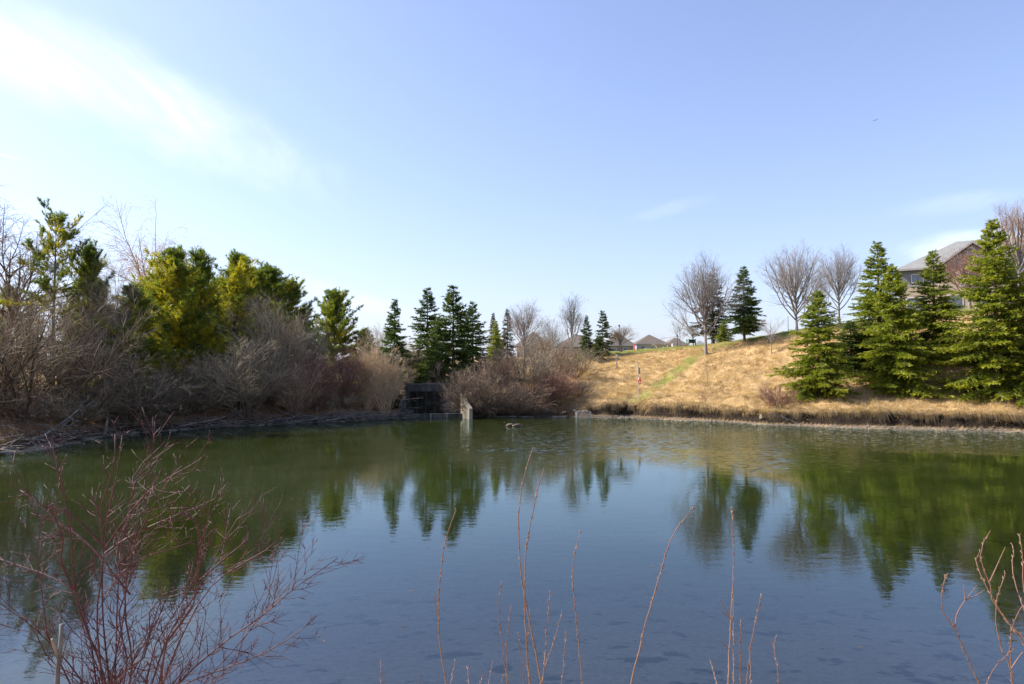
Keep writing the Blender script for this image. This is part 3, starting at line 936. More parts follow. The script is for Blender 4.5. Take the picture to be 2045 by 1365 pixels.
def bare(px, top, Y, wid, label, seed, mat='bark_grey', tmat=None, name='bare_tree', group=None, **kw):
    p = spot(px, Y)
    H = at(px, top, Y)[2] - p[2] + SINK
    W = wid / F * Y
    k = BARE_OF[seed]
    ms, h0, w0 = shape('bare', k, ('trunk', 'crown'), lambda: bare_geo(H, W, seed, **kw), H, W)
    return plant(name, (p[0], p[1], p[2] - SINK), ms, (tmat or mat, mat), ('trunk', 'crown'), label, 'tree', group, TURN.uniform(0, 6.28), (W / w0, W / w0, H / h0))


SHRUB_OF = {84: 't1', 85: 't2', 86: 't3', 87: 't1', 88: 't3', 91: 's1', 92: 's2', 93: 's1', 94: 's2', 95: 's1', 101: 'f1', 102: 'f2', 103: 'p2', 104: 'f2', 105: 'f1', 106: 'f2', 107: 's2',
            111: 'p1', 112: 'p2', 113: 'p3', 114: 'p1', 115: 'p3', 116: 'p2', 117: 'p1', 118: 'p3', 119: 'p2', 120: 'p1', 121: 'bank', 122: 'sap1', 123: 'sap2', 131: 'bent', 132: 'f3'}


def shrub(px, top, Y, wid, label, seed, mat, smat=None, group=None, name='bare_shrub', cat='shrub', **kw):
    p = spot(px, Y)
    H = at(px, top, Y)[2] - p[2]
    W = wid / F * Y
    k = SHRUB_OF[seed]
    ms, h0, w0 = shape('shrub', k, ('stems', 'twigs'), lambda: shrub_geo(H, W, seed, **kw), H, W)
    rz = TURN.uniform(-.35, .35) if k[0] in 'tb' or k == 'f3' else TURN.uniform(0, 6.28)
    return plant(name, (p[0], p[1], p[2]), ms, (smat or mat, mat), ('stems', 'twigs'), label, cat, group, rz, (W / w0, W / w0, H / h0))


# --- conifers on the right bank
RG = 'spruces on the right bank'
spruce(1635, 580, 66.5, 184, 'smallest spruce of the right bank, standing alone before the twin leafless maples', 11, group=RG, dens=1.15, light=.45)
spruce(1757, 482, 71, 183, 'tall dark green spruce close behind a broader yellow-green spruce', 12, 'spruce', group=RG, light=.25)
spruce(1786, 532, 66, 207, 'broad yellow-green spruce overlapping the foot of a taller darker spruce', 13, group=RG, dens=1.2, light=.55)
spruce(1868, 500, 70, 166, 'slender layered spruce standing in front of the grey siding of the house', 14, 'spruce', group=RG, light=.25, thin=.22)
spruce(1990, 438, 62, 262, 'largest bright green spruce, boughs to the ground beside the tan brick house', 15, group=RG, dens=1.25, light=.65)
spruce(2075, 520, 60, 200, 'spruce half hidden behind the largest bright green spruce, away from the house', 16, group=RG, light=.4)
spruce(1700, 640, 71, 130, 'low dark spruce filling the gap between the smallest and the tall spruce', 17, 'spruce_dark', group=RG)
# --- the crest
spruce(1487, 533, 89, 122, 'single spruce with bare lower trunk and drooping boughs on the lawn crest', 21, 'spruce_dark', bare=.15, droop=2, thin=.12, light=.5)
spruce(1424, 545, 99, 100, 'thin brownish spruce rising behind the leafless maple on the crest', 22, 'spruce_brown', bare=.1, thin=.25)
spruce(1446, 640, 94, 46, 'short yellow-green conifer between the leafless maple and the crest spruce', 23, 'spruce', light=.6, bare=.12)
bare(1410, 500, 87.5, 140, 'vase-shaped leafless maple with thick trunk beside the crest spruce', 31, 'bark_grey', trunk=.16, limbs=26, n2=9, n3=7, n4=3)
MG = 'twin leafless maples on the lawn'
bare(1592, 478, 84, 140, 'larger of the two leafless maples above the smallest right-bank spruce', 32, 'bark_grey', trunk=.14, limbs=28, n2=9, n3=7, n4=3, group=MG)
bare(1678, 486, 87, 100, 'narrower of the two leafless maples, next to the tall dark spruce', 33, 'bark_grey', trunk=.14, limbs=22, n2=8, n3=7, n4=3, group=MG)
bare(1541, 640, 81, 85, 'young leafless tree with dark short trunk on the dry slope below the lawn', 34, 'bark_grey', trunk=.28, limbs=8, style='round', n2=5, n3=4, n4=2)
bare(1940, 488, 78, 150, 'reddish leafless tree in front of the tan brick house wall', 35, 'twig_red', 'bark_grey', trunk=.2, limbs=22, n2=10, n3=8, n4=4)
bare(2040, 372, 72, 170, 'tall purple-brown leafless tree rising behind the largest bright green spruce', 36, 'twig_purple', 'bark_grey', trunk=.3, limbs=14, n2=8, n3=7, n4=3)
bare(1358, 636, 150, 60, 'dark leafless tree behind the black lamp post by the playground', 37, 'bark_willow', style='round', limbs=10, n2=6, n3=5, n4=3)
bare(1384, 640, 155, 55, 'pale leafless tree behind the green playground frame', 38, 'bark_grey', limbs=10, n2=6, n3=5, n4=3)
# --- middle
CG = 'spruces behind the culvert'
spruce(787, 597, 76, 118, 'narrow dark spruce standing apart, rising from the straw-coloured shrubs', 41, 'spruce_dark', group=CG, light=.5)
spruce(853, 574, 83, 136, 'pointed spruce on the straw-shrub side of the culvert spruces', 42, 'spruce_dark', group=CG, light=.5)
spruce(905, 569, 78, 177, 'tallest spruce directly behind the concrete culvert', 43, 'spruce_dark', group=CG, dens=1.15, light=.7)
spruce(944, 602, 81, 130, 'dark spruce joined to the tallest culvert spruce on its purple-shrub side', 44, 'spruce_dark', group=CG, light=.3)
spruce(872, 640, 76.5, 105, 'low spruce in front of the culvert spruces with light green bough tips', 45, 'spruce_dark', group=CG, light=.8)
spruce(990, 640, 88, 66, 'short green spruce just beside the row of culvert spruces', 46, 'spruce', light=.3, group=CG)
spruce(985, 624, 122, 40, 'distant brownish spruce, thinner of the pair behind the short green spruce', 47, 'spruce_brown')
spruce(1013, 616, 116, 52, 'distant grey-brown spruce beside the round-headed leafless tree', 48, 'spruce_brown')
bare(1047, 592, 108, 75, 'round-headed leafless tree above the purple-brown shrubs', 51, 'bark_grey', trunk=.25, limbs=13, n2=8, n3=7, n4=3)
bare(1097, 622, 106, 62, 'low many-stemmed leafless tree between two taller leafless trees', 52, 'bark_grey', trunk=.08, limbs=15, n2=8, n3=6, n4=3, leader=False)
bare(1141, 578, 104, 42, 'tall slim leafless tree with upright limbs above the purple-brown shrubs', 53, 'bark_grey', trunk=.2, limbs=9, n2=7, n3=6, n4=3)
spruce(1172, 629, 97, 50, 'small dark conifer at the top of the slope, shorter of two', 54, 'spruce_dark', light=.3)
spruce(1204, 620, 96, 46, 'slim conifer with a bare foot at the top of the slope, taller of two', 55, 'cedar', bare=.14)
spruce(1195, 672, 93, 42, 'rounded green cedar bush under the two slope-top conifers', 56, 'cedar', dens=1.2)
bare(1240, 645, 103, 58, 'pale-stemmed leafless tree in front of the brick bungalow hidden by twigs', 57, 'twig_purple', 'bark_grey', trunk=.2, limbs=12, n2=7, n3=6, n4=3)
# --- pines on the left
pine(105, 411, 55, 128, 'tallest pine, open crown on a bare curved stem above the willow thicket', 61, bare=.55, yellow=.38, gap=.32, dens=1.1)
pine(172, 486, 58, 88, 'blue-green pine beside the tallest open-crowned pine', 62, bare=.2, yellow=.15, gap=.15)
pine(345, 498, 64, 150, 'yellowest pine, its needles golden in the upper crown', 63, bare=.04, yellow=.8)
pine(398, 502, 67, 120, 'dark-topped pine between the yellowest pine and the green-gold pine', 64, bare=.04, yellow=.6)
pine(472, 506, 72, 130, 'green-gold pine with pointed leader in the middle of the pine row', 65, bare=.04, yellow=.65)
pine(536, 528, 80, 120, 'green pine next to the end of the pine row', 66, bare=.04, yellow=.55)
pine(578, 556, 82, 90, 'last dark green pine of the row, beside the gap of sky', 67, bare=.04, yellow=.4)
pine(312, 548, 67, 130, 'mid-height golden pine between the low light-green pine and the yellowest pine', 72, bare=.03, yellow=.65)
pine(508, 540, 77, 120, 'green pine squeezed between the green-gold pine and the end of the row', 73, bare=.03, yellow=.5)
pine(430, 560, 76, 140, 'shorter green pine filling the row behind the silvery shrubs', 68, bare=.03, yellow=.6)
pine(266, 572, 59, 150, 'low light-green pine seen through the willow thicket', 69, bare=.03, yellow=.45)
pine(668, 583, 95, 98, 'rounded pine standing alone beyond the red-brown shrubs', 70, group=None, bare=.06, yellow=.5, dens=2.2)
pine(728, 655, 97, 60, 'small pine at the foot of the lone rounded pine', 71, group=None, bare=.08, yellow=.3)
# --- willows and shrubs of the left bank
WG = 'leafless willows of the left bank'
bare(292, 503, 78, 130, 'weeping leafless willow with pale drooping twigs behind the pines', 81, 'twig_straw', 'bark_willow', style='willow', trunk=.3, limbs=22, n2=12, n3=8, n4=4, fine=1.5)
bare(15, 452, 58, 190, 'tall leafless willow with pinkish drooping twigs beside the tallest pine', 82, 'bark_willow', style='willow', trunk=.25, limbs=14, n2=10, n3=8, n4=4, group=WG)
bare(222, 500, 57, 110, 'upright leafless willow with straight slender shoots next to the blue-green pine', 83, 'bark_willow', trunk=.1, limbs=16, n2=9, n3=7, n4=3, group=WG, leader=False)
WT = dict(mat='bark_willow', group=WG, name='willow_shrub', wob=.13, r0=.085, fine=1.35)
shrub(60, 560, 49, 330, 'massive dark-stemmed willow thicket leaning over the brush at the water', 84, stems=26, n2=11, n3=9, n4=3, lean=(.25, -.1), low=.5, **WT)
shrub(-40, 560, 46, 300, 'willow thicket at the outer end of the left bank', 85, stems=22, n2=10, n3=8, n4=3, lean=(.1, 0), low=.5, **WT)
shrub(165, 635, 53, 230, 'grey willow thicket below the blue-green pine', 86, stems=18, n2=10, n3=7, n4=3, lean=(.3, -.1), low=.4, **WT)
shrub(270, 690, 55, 250, 'low willow thicket with long branches sweeping towards the culvert', 87, stems=14, n2=9, n3=6, n4=3, lean=(.55, -.15), low=.5, **WT)
shrub(360, 728, 60, 230, 'spreading willow in front of the yellowest pine', 88, stems=16, n2=9, n3=6, n4=3, lean=(.35, 0), low=.2, **WT)
SG = 'silvery shrubs before the pine row'
for px, top, Y, w, lab, sd in ((450, 700, 64, 130, 'silvery-grey shrub in front of the green-gold pine', 91), (538, 606, 66, 112, 'tallest silvery-grey shrub, plumed twigs before the green pines', 92),
                               (588, 622, 69, 100, 'silvery-grey shrub at the end of the pine row', 93), (495, 690, 62, 150, 'dark-footed silvery shrub low on the bank below the pines', 94),
                               (622, 655, 78, 90, 'grey shrub between the pine row and the lone rounded pine', 95)):
    shrub(px, top, Y, w, lab, sd, 'twig_silver', 'bark_willow', SG, stems=24, n2=10, n3=8, n4=3, r0=.04, fine=1.4)
BG = 'shrubs between the pines and the culvert'
for px, top, Y, w, lab, sd, mat in ((640, 705, 68, 120, 'dense red-brown shrub at the end of the silvery shrubs', 101, 'twig_red'), (690, 700, 70, 100, 'red-brown shrub touching the straw-coloured shrubs', 102, 'twig_red'),
                                    (590, 730, 65, 110, 'dark red-brown shrub low over the brush pile', 103, 'twig_purple'),
                                    (735, 690, 71, 95, 'straw-coloured fan-shaped shrub, broadest of the pale ones', 104, 'twig_straw'), (770, 705, 70.8, 95, 'straw-coloured shrub right beside the culvert wall', 105, 'twig_straw'),
                                    (828, 690, 81.5, 105, 'grey-tan upright shrub behind the culvert wall', 106, 'twig_silver'), (757, 660, 80, 60, 'thin pale shrub at the foot of the narrow dark spruce', 107, 'twig_silver')):
    shrub(px, top, Y, w, lab, sd, mat, None, BG, stems=34, n2=9, n3=7, n4=3, r0=.022, fan=.9, curl=.08, fine=1.4)
PG = 'purple-brown shrubs beside the culvert'
for px, top, Y, w, lab, sd, mat in ((938, 718, 74.2, 165, 'purple-brown shrub hanging over the sunlit wing wall', 111, 'twig_purple'), (1000, 705, 76, 130, 'broad purple-brown shrub in the middle of the culvert shrubs', 112, 'twig_purple'),
                                    (1055, 690, 78, 130, 'tan-tipped shrub, tallest of the culvert shrubs', 113, 'twig_silver'), (1105, 680, 82, 120, 'grey-brown shrub below the tall slim leafless tree', 114, 'twig_purple'),
                                    (1150, 690, 86, 100, 'olive-grey shrub below the two slope-top conifers', 115, 'twig_silver'), (1110, 740, 76, 110, 'red-stemmed shrub at the edge of the dry slope', 116, 'twig_red'),
                                    (1155, 755, 78, 80, 'low dark shrub where the dry slope begins', 117, 'twig_purple'), (1030, 760, 73.5, 130, 'low tangled shrub leaning over the water', 118, 'twig_purple'),
                                    (975, 765, 72.6, 100, 'low purple-brown shrub between the wing wall and the water', 119, 'twig_purple'), (1080, 660, 92, 100, 'olive-tipped shrub behind the culvert shrubs', 120, 'twig_silver')):
    shrub(px, top, Y, w, lab, sd, mat, 'bark_willow', PG, stems=32, n2=10, n3=8, n4=3, r0=.028, fan=1.1, curl=.05, low=.25, fine=1.4, wob=.1)
shrub(962, 738, 72.6, 120, 'purple-brown shrub bending over the wing wall towards the culvert opening', 131, 'twig_purple', 'bark_willow', PG, stems=26, n2=10, n3=8, n4=3, r0=.028, lean=(-.5, -.1), low=.4, fine=1.4, wob=.1)
shrub(772, 728, 75.2, 80, 'tan bush on the earth above the culvert, leaning over its headwall', 132, 'twig_straw', 'bark_willow', BG, stems=22, n2=9, n3=7, n4=3, r0=.022, lean=(.25, -.1), low=.4, fine=1.4, wob=.1)
p = on_water(1552, 846)
root = shrub(1555, 762, p[1] + 1.6, 105, 'lone red-brown shrub rooted in the grassy cut bank', 121, 'twig_red', 'bark_willow', None, stems=16, n2=8, n3=7, n4=3, r0=.03, fan=1.25, curl=.03)
shrub(1403, 772, 68.5, 28, 'tiny leafless sapling low on the dry slope', 122, 'twig_red', None, None, name='sapling', stems=3, n2=4, n3=3, n4=1, r0=.012)
shrub(1412, 700, 76, 22, 'thin leafless sapling halfway up the dry slope with short side twigs', 123, 'twig_purple', None, None, name='sapling', stems=1, n2=16, n3=2, n4=1, r0=.02, fan=.1)

def copies():
    rng = np.random.default_rng(321)
    kinds = [SHAPES['spruce', 'e'][0], SHAPES['spruce', 'd'][0], SHAPES['pine', 'green'][0]]
    for k, px in enumerate((-130, -60, 5, 60, 130, 190, 250, 310, 380, 440, 500, 560, 615)):
        Y = 92 + rng.uniform(-6, 16)
        p = spot(px + rng.uniform(-12, 12), Y)
        m = kinds[k % 3]
        plant('evergreen_tree', (p[0], p[1], p[2] - .1), m, ('bark', 'pine' if k % 3 == 2 else 'spruce_dark'), ('trunk', 'crown'), 'dark evergreen in the far row glimpsed behind the left pines and thickets', 'tree', 'far evergreens behind the left bank', rng.uniform(0, 6), rng.uniform(.75, 1.05))
    low = []
    for i in range(2):
        st, tw = shrub_geo(2.3, 3.4, 440 + i, cap3=1200, cap4=1800, stems=22, n2=8, n3=6, n4=2, low=.7, fan=1.2, fine=1.5, r0=.02, wob=.13)
        low.append((st.mesh('stems', M['bark_willow'], True), tw.mesh('twigs', M['bark_willow'])))
    spots_ = [(-20, 46), (40, 47.5), (95, 49), (150, 51), (205, 55), (250, 56.5), (300, 58), (345, 60), (395, 61), (440, 63), (490, 64.5), (540, 66), (590, 67.5), (640, 68.5), (20, 51), (120, 55), (230, 61), (330, 66), (420, 69), (690, 70)]
    for k, (px, Y) in enumerate(spots_):
        p = spot(px, Y)
        plant('low_shrub', (p[0], p[1], p[2] - .05), low[k % 2], ('bark_willow', ('bark_willow', 'twig_purple', 'bark_willow', 'twig_silver')[k % 4]), ('stems', 'twigs'), 'low brown bush in the tangle at the foot of the left thickets', 'shrub', 'low bushes along the left shore', rng.uniform(0, 6), rng.uniform(.8, 1.25))


copies()

# ------------------------------------------------------------------ grass, undergrowth (uncountable)
def scatter(rng, n, x0, x1, y0, y1):
    return rng.uniform(x0, x1, n), rng.uniform(y0, y1, n)


def build_grass():
    rng = np.random.default_rng(500)
    # dry, matted grass of the slope: clumps whose blades lie downhill
    x, y = scatter(rng, 34000, 5, 60, 52, 104)
    d = signed_dist(x, y) + fbm(x / 2.6, y / 2.6, 5, 3) * 1.5
    mow = mow_mask(x, y, d)
    keep = (d > 1.3) & (d < 27) & (mow < rng.uniform(.2, .95, len(x))) & (rng.random(len(x)) < 0.35 + 1.2 * (fbm(x / 1.6, y / 1.6, 43, 3) + .35)) & (x > 5 + rng.uniform(0, 4, len(x)))
    x, y = x[keep], y[keep]
    k = 14
    a = rng.uniform(0, 6.28, len(x))
    bx = np.repeat(x, k) + rng.normal(0, .16, len(x) * k)
    by = np.repeat(y, k) + rng.normal(0, .16, len(x) * k)
    bz = terrain(bx, by) - .02
    lean = np.stack([np.cos(a) * .5, np.sin(a) * .5 - .55, np.zeros(len(a))], 1)
    D = norm(np.repeat(lean, k, 0) + rng.normal(0, .4, (len(bx), 3)) + np.array([0, 0, .62]))
    t = np.clip(np.repeat(rng.beta(1.2, 3, len(x)) + 1.6 * np.clip(fbm(x / 2.2, y / 2.2, 61, 3), 0, 1), k) + rng.normal(0, .15, len(bx)), 0, 1)
    g = Geo()
    blades(g, np.stack([bx, by, bz], 1), D, rng.uniform(.16, .55, len(bx)), rng.uniform(.016, .034, len(bx)), t, rng)
    tag(g.build('dry_grass', M['drygrass']), 'tan matted dry grass covering the slope above the pond', 'grass', kind='stuff')
    # mown lawn and strip
    x, y = scatter(rng, 60000, 6, 52, 66, 108)
    d = signed_dist(x, y)
    keep = rng.random(len(x)) < mow_mask(x, y, d) - .2
    x, y = x[keep], y[keep]
    z = terrain(x, y) - .01
    g = Geo()
    blades(g, np.stack([x, y, z], 1), norm(rng.normal(0, .5, (len(x), 3)) + np.array([0, 0, 1.0])), rng.uniform(.06, .16, len(x)), rng.uniform(.03, .06, len(x)), rng.beta(1, 3, len(x)), rng)
    tag(g.build('mown_grass', M['greengrass']), 'short green mown grass on the crest and the strip down the slope', 'grass', kind='stuff')
    # grass hanging over the cut bank on the right: separate clumps that roll over the edge, dark soil between
    ys = np.linspace(46, 78, 420)

    def edge(xv, dist):
        XX, YY = np.meshgrid(xv, ys)
        dd = signed_dist(XX.ravel(), YY.ravel()).reshape(XX.shape) + fbm(XX / 2.6, YY / 2.6, 5, 3) * 1.5
        k = np.argmax(dd > dist, 0)
        return ys[k], k > 0
    cx = 8.0 + np.cumsum(rng.gamma(3.0, .085, 175))
    cx = cx[cx < 50]
    cback = 1.38 + rng.gamma(2, .12, len(cx))
    cy, ok = edge(cx, cback)
    cx, cy = cx[ok], cy[ok]
    cl = rng.uniform(.45, 1.0, len(cx)) * (1 + 1.1 * fbm(cx / 2.2, cx * 0 + 1.7, 78, 2))
    cdrop = np.where(rng.random(len(cx)) < .35, rng.uniform(.65, .9, len(cx)), rng.uniform(.25, .5, len(cx)))
    cs = rng.normal(0, .22, len(cx))
    cw = rng.uniform(.10, .24, len(cx))
    ct = rng.beta(1.6, 2.2, len(cx))
    nb = 105
    i = np.repeat(np.arange(len(cx)), nb)
    rx = cx[i] + rng.normal(0, 1, len(i)) * cw[i]
    ry = cy[i] + rng.normal(.10, .22, len(i))
    ez = terrain(rx, np.maximum(ry, cy[i]) + .25)
    ln = cl[i] * rng.uniform(.6, 1.25, len(i))
    side = cs[i] + rng.normal(0, .22, len(i))
    out = rng.uniform(.35, .95, len(i))
    P = [np.stack([rx, ry, ez - .04], 1)]
    for f, up in ((.28, .18), (.6, .10 - .25 * cdrop[i]), (1.0, -cdrop[i])):
        P.append(np.stack([rx + side * f * ln, ry - out * np.sin(f * 1.4) * ln, np.maximum(ez + (up + rng.normal(0, .06, len(i))) * ln, .05)], 1))
    P = np.stack(P, 1)
    w = rng.uniform(.010, .025, len(rx))[:, None] * np.array([[1, .9, .7, .15]])
    sv = np.array([1.0, 0, 0])[None, None] * w[..., None]
    V = np.stack([P - sv, P + sv], 2).reshape(-1, 3)
    b0 = np.arange(len(rx))[:, None] * 8 + np.arange(3)[None] * 2
    q = np.stack([b0, b0 + 1, b0 + 3, b0 + 2], -1).reshape(-1, 4)
    g = Geo()
    g.add(V, [q], np.repeat(np.clip(ct[i] * .8 + rng.normal(0, .2, len(rx)), 0, 1), 8))
    tag(g.build('bank_grass', M['bankgrass']), 'long dead grass hanging over the dark cut bank at the waterline', 'grass', kind='stuff')
    # brown undergrowth of the left bank
    x, y = scatter(rng, 16000, -48, 8, 38, 90)
    d = signed_dist(x, y)
    keep = (d > .9) & (d < 24) & ~((x > CUL_X0 - .6) & (x < CUL_X1 + .6) & (y < CUL_Y + .6))
    x, y = x[keep], y[keep]
    k = 12
    bx = np.repeat(x, k) + rng.normal(0, .2, len(x) * k)
    by = np.repeat(y, k) + rng.normal(0, .2, len(x) * k)
    D = norm(np.repeat(rng.normal(0, .4, (len(x), 3)), k, 0) + rng.normal(0, .45, (len(bx), 3)) + np.array([0, 0, .7]))
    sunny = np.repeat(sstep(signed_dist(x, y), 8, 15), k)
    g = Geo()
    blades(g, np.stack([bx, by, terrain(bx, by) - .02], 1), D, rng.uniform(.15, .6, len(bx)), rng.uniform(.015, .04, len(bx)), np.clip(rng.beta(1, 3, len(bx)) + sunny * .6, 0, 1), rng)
    tag(g.build('undergrowth', M['litter']), 'brown dead undergrowth beneath the leafless shrubs of the left bank', 'undergrowth', kind='stuff')
    # pebbles of the narrow beach
    n = 2600
    px_ = rng.uniform(8, 50, n)
    XX, YY = np.meshgrid(px_, ys)
    dd = signed_dist(XX.ravel(), YY.ravel()).reshape(XX.shape) + fbm(XX / 2.6, YY / 2.6, 5, 3) * 1.5
    k = np.argmax(dd > rng.uniform(-.15, .7, n)[None, :], 0)
    x, y = px_[k > 0], ys[k[k > 0]] + rng.uniform(-.06, .06, (k > 0).sum())
    z = terrain(x, y)
    r = rng.gamma(2, .022, len(x)) + .015
    oct_v = np.array([(1, 0, 0), (0, 1, 0), (-1, 0, 0), (0, -1, 0), (0, 0, .7), (0, 0, -.5)], float)
    oct_f = np.array([(0, 1, 4), (1, 2, 4), (2, 3, 4), (3, 0, 4), (1, 0, 5), (2, 1, 5), (3, 2, 5), (0, 3, 5)])
    V = np.stack([x, y, z], 1)[:, None] + oct_v[None] * r[:, None, None] * rng.uniform(.7, 1.3, (len(x), 6, 1))
    g = Geo()
    g.add(V.reshape(-1, 3), [(np.arange(len(x))[:, None, None] * 6 + oct_f[None]).reshape(-1, 3)])
    tag(g.build('pebbles', M['stone']), 'pale pebbles along the narrow beach under the cut bank', 'pebbles', kind='stuff')


build_grass()

# ------------------------------------------------------------------ brush and driftwood on the left shore
def branch_geo(L, r, seed, twigs=9):
    rng = np.random.default_rng(seed)
    g = Geo()
    P = grow(rng, np.zeros((1, 3)), np.array([[1.0, 0, .02]]), np.array([L]), 7, .10, 0)
    P[:, :, 2] *= .4
    R = np.linspace(r, r * .25, 8)[None]
    tubes(g, P, R, 6)
    p, t, rr, i, u = sample(rng, P, R, np.array([twigs]), .3, 1.0)
    D = splay(rng, t, np.radians(rng.uniform(25, 55, len(p))))
    L2 = L * rng.uniform(.12, .4, len(p)) * (1.15 - u)
    P2 = grow(rng, p, D, L2, 4, .12, 0)
    R2 = np.clip(rr * .55, .006, 1)[:, None] * np.linspace(1, .3, 5)[None]
    tubes(g, P2, R2, 4)
    p3, t3, r3, i3, u3 = sample(rng, P2, R2, rng.poisson(3, len(P2)), .3, 1.0)
    P3 = grow(rng, p3, splay(rng, t3, np.radians(rng.uniform(25, 55, len(p3)))), L2[i3] * rng.uniform(.2, .5, len(p3)), 2, .12, 0)
    tubes(g, P3, np.full((len(P3), 3), .006) * np.array([[1, .8, .4]]), 3)
    return g


def build_brush():
    rng = np.random.default_rng(640)
    shared = [branch_geo(1.0, .017, 700 + i).mesh('fallen_branch', M['driftwood'], True) for i in range(6)]
    # (px, py at the water, length m, heading deg, tilt deg, label)
    spec = [(205, 872, 7.5, 115, 24, 'long pale dead limb slanting from the thicket down into the water'),
            (95, 880, 6.0, 78, 38, 'whitish dead stem propped steeply against the massive willow thicket'),
            (45, 893, 5.5, 60, 30, 'grey dead limb leaning on the outer end of the left bank'),
            (150, 878, 5.0, 140, 16, 'forked grey limb with its tip in the calm water'),
            (330, 858, 6.5, 15, 9, 'long grey limb lying along the shore below the spreading willow'),
            (400, 854, 5.0, -8, 6, 'pale branch lying flat at the waterline under the dark shrubs'),
            (500, 848, 5.5, 8, 8, 'bleached branch on the brush under the silvery shrubs'),
            (560, 847, 6.0, -4, 5, 'long bleached pole lying just above the water by the red-brown shrubs'),
            (640, 843, 5.0, 12, 10, 'grey branch on the brush below the red-brown shrubs'),
            (745, 837, 4.5, -10, 8, 'grey branch on the brush pile below the straw-coloured shrub'),
            (800, 812, 2.6, 4, 4, 'bleached forked branch sticking out in front of the culvert grate'),
            (1010, 830, 3.4, 160, 12, 'grey branch drooping to the water from the low tangled shrub'),
            (1600, 850, 2.6, 150, 26, 'pale stick slanting down the cut bank beside the lone red-brown shrub')]
    for i, (px, py, L, hd, tilt, lab) in enumerate(spec):
        q = on_water(px, max(py, 830))
        o = bpy.data.objects.new('fallen_branch', shared[i % 6])
        col.objects.link(o)
        z = .05 if py > 825 else 1.3
        Y = q[1]
        if py <= 825:
            Y = 72.3
            q = np.array([(px - CX) / F * Y, Y])
            z = at(px, 798, Y)[2]
        o.location = (q[0], q[1] + (.2 if py > 825 else 0), z)
        o.rotation_euler = (rng.uniform(-.6, .6), -math.radians(tilt), math.radians(hd))
        o.scale = (L, L * .9, L * .9)
        tag(o, lab, 'branch', 'fallen branches along the left shore' if px < 900 else None)
    # the tangle of sticks nobody could count
    n = 620
    t = rng.uniform(0, 1, n)
    pxs = np.interp(t, [0, .25, .7, 1], [-60, 230, 700, 830])
    pys = np.interp(pxs, [-60, 0, 110, 230, 400, 600, 720, 800, 860], [918, 909, 890, 868, 855, 845, 839, 834, 831])
    Q = np.array([on_water(a, b) for a, b in zip(pxs, pys)])
    off = rng.gamma(2, .55, n) - .5
    B = np.stack([Q[:, 0] - off * np.interp(pxs, [0, 230, 500], [.8, .6, .1]), Q[:, 1] + off, np.zeros(n)], 1)
    B[:, 2] = np.maximum(terrain(B[:, 0], B[:, 1]), 0) + rng.gamma(1.5, .16, n)
    a = rng.normal(.1, .55, n) + rng.choice([0, np.pi], n)
    D = np.stack([np.cos(a), np.sin(a), rng.normal(.0, .22, n)], 1)
    L = rng.gamma(3, .55, n) + .3
    P = grow(rng, B - norm(D) * (L / 2)[:, None], D, L, 4, .07, -.01)
    P[:, :, 2] = np.maximum(P[:, :, 2], .03)
    g = Geo()
    tubes(g, P, rng.uniform(.008, .03, n)[:, None] * np.linspace(1, .35, 5)[None], 4)
    tag(g.build('brush_pile', M['driftwood']), 'tangle of grey dead sticks heaped along the left waterline', 'brush', kind='stuff')


build_brush()

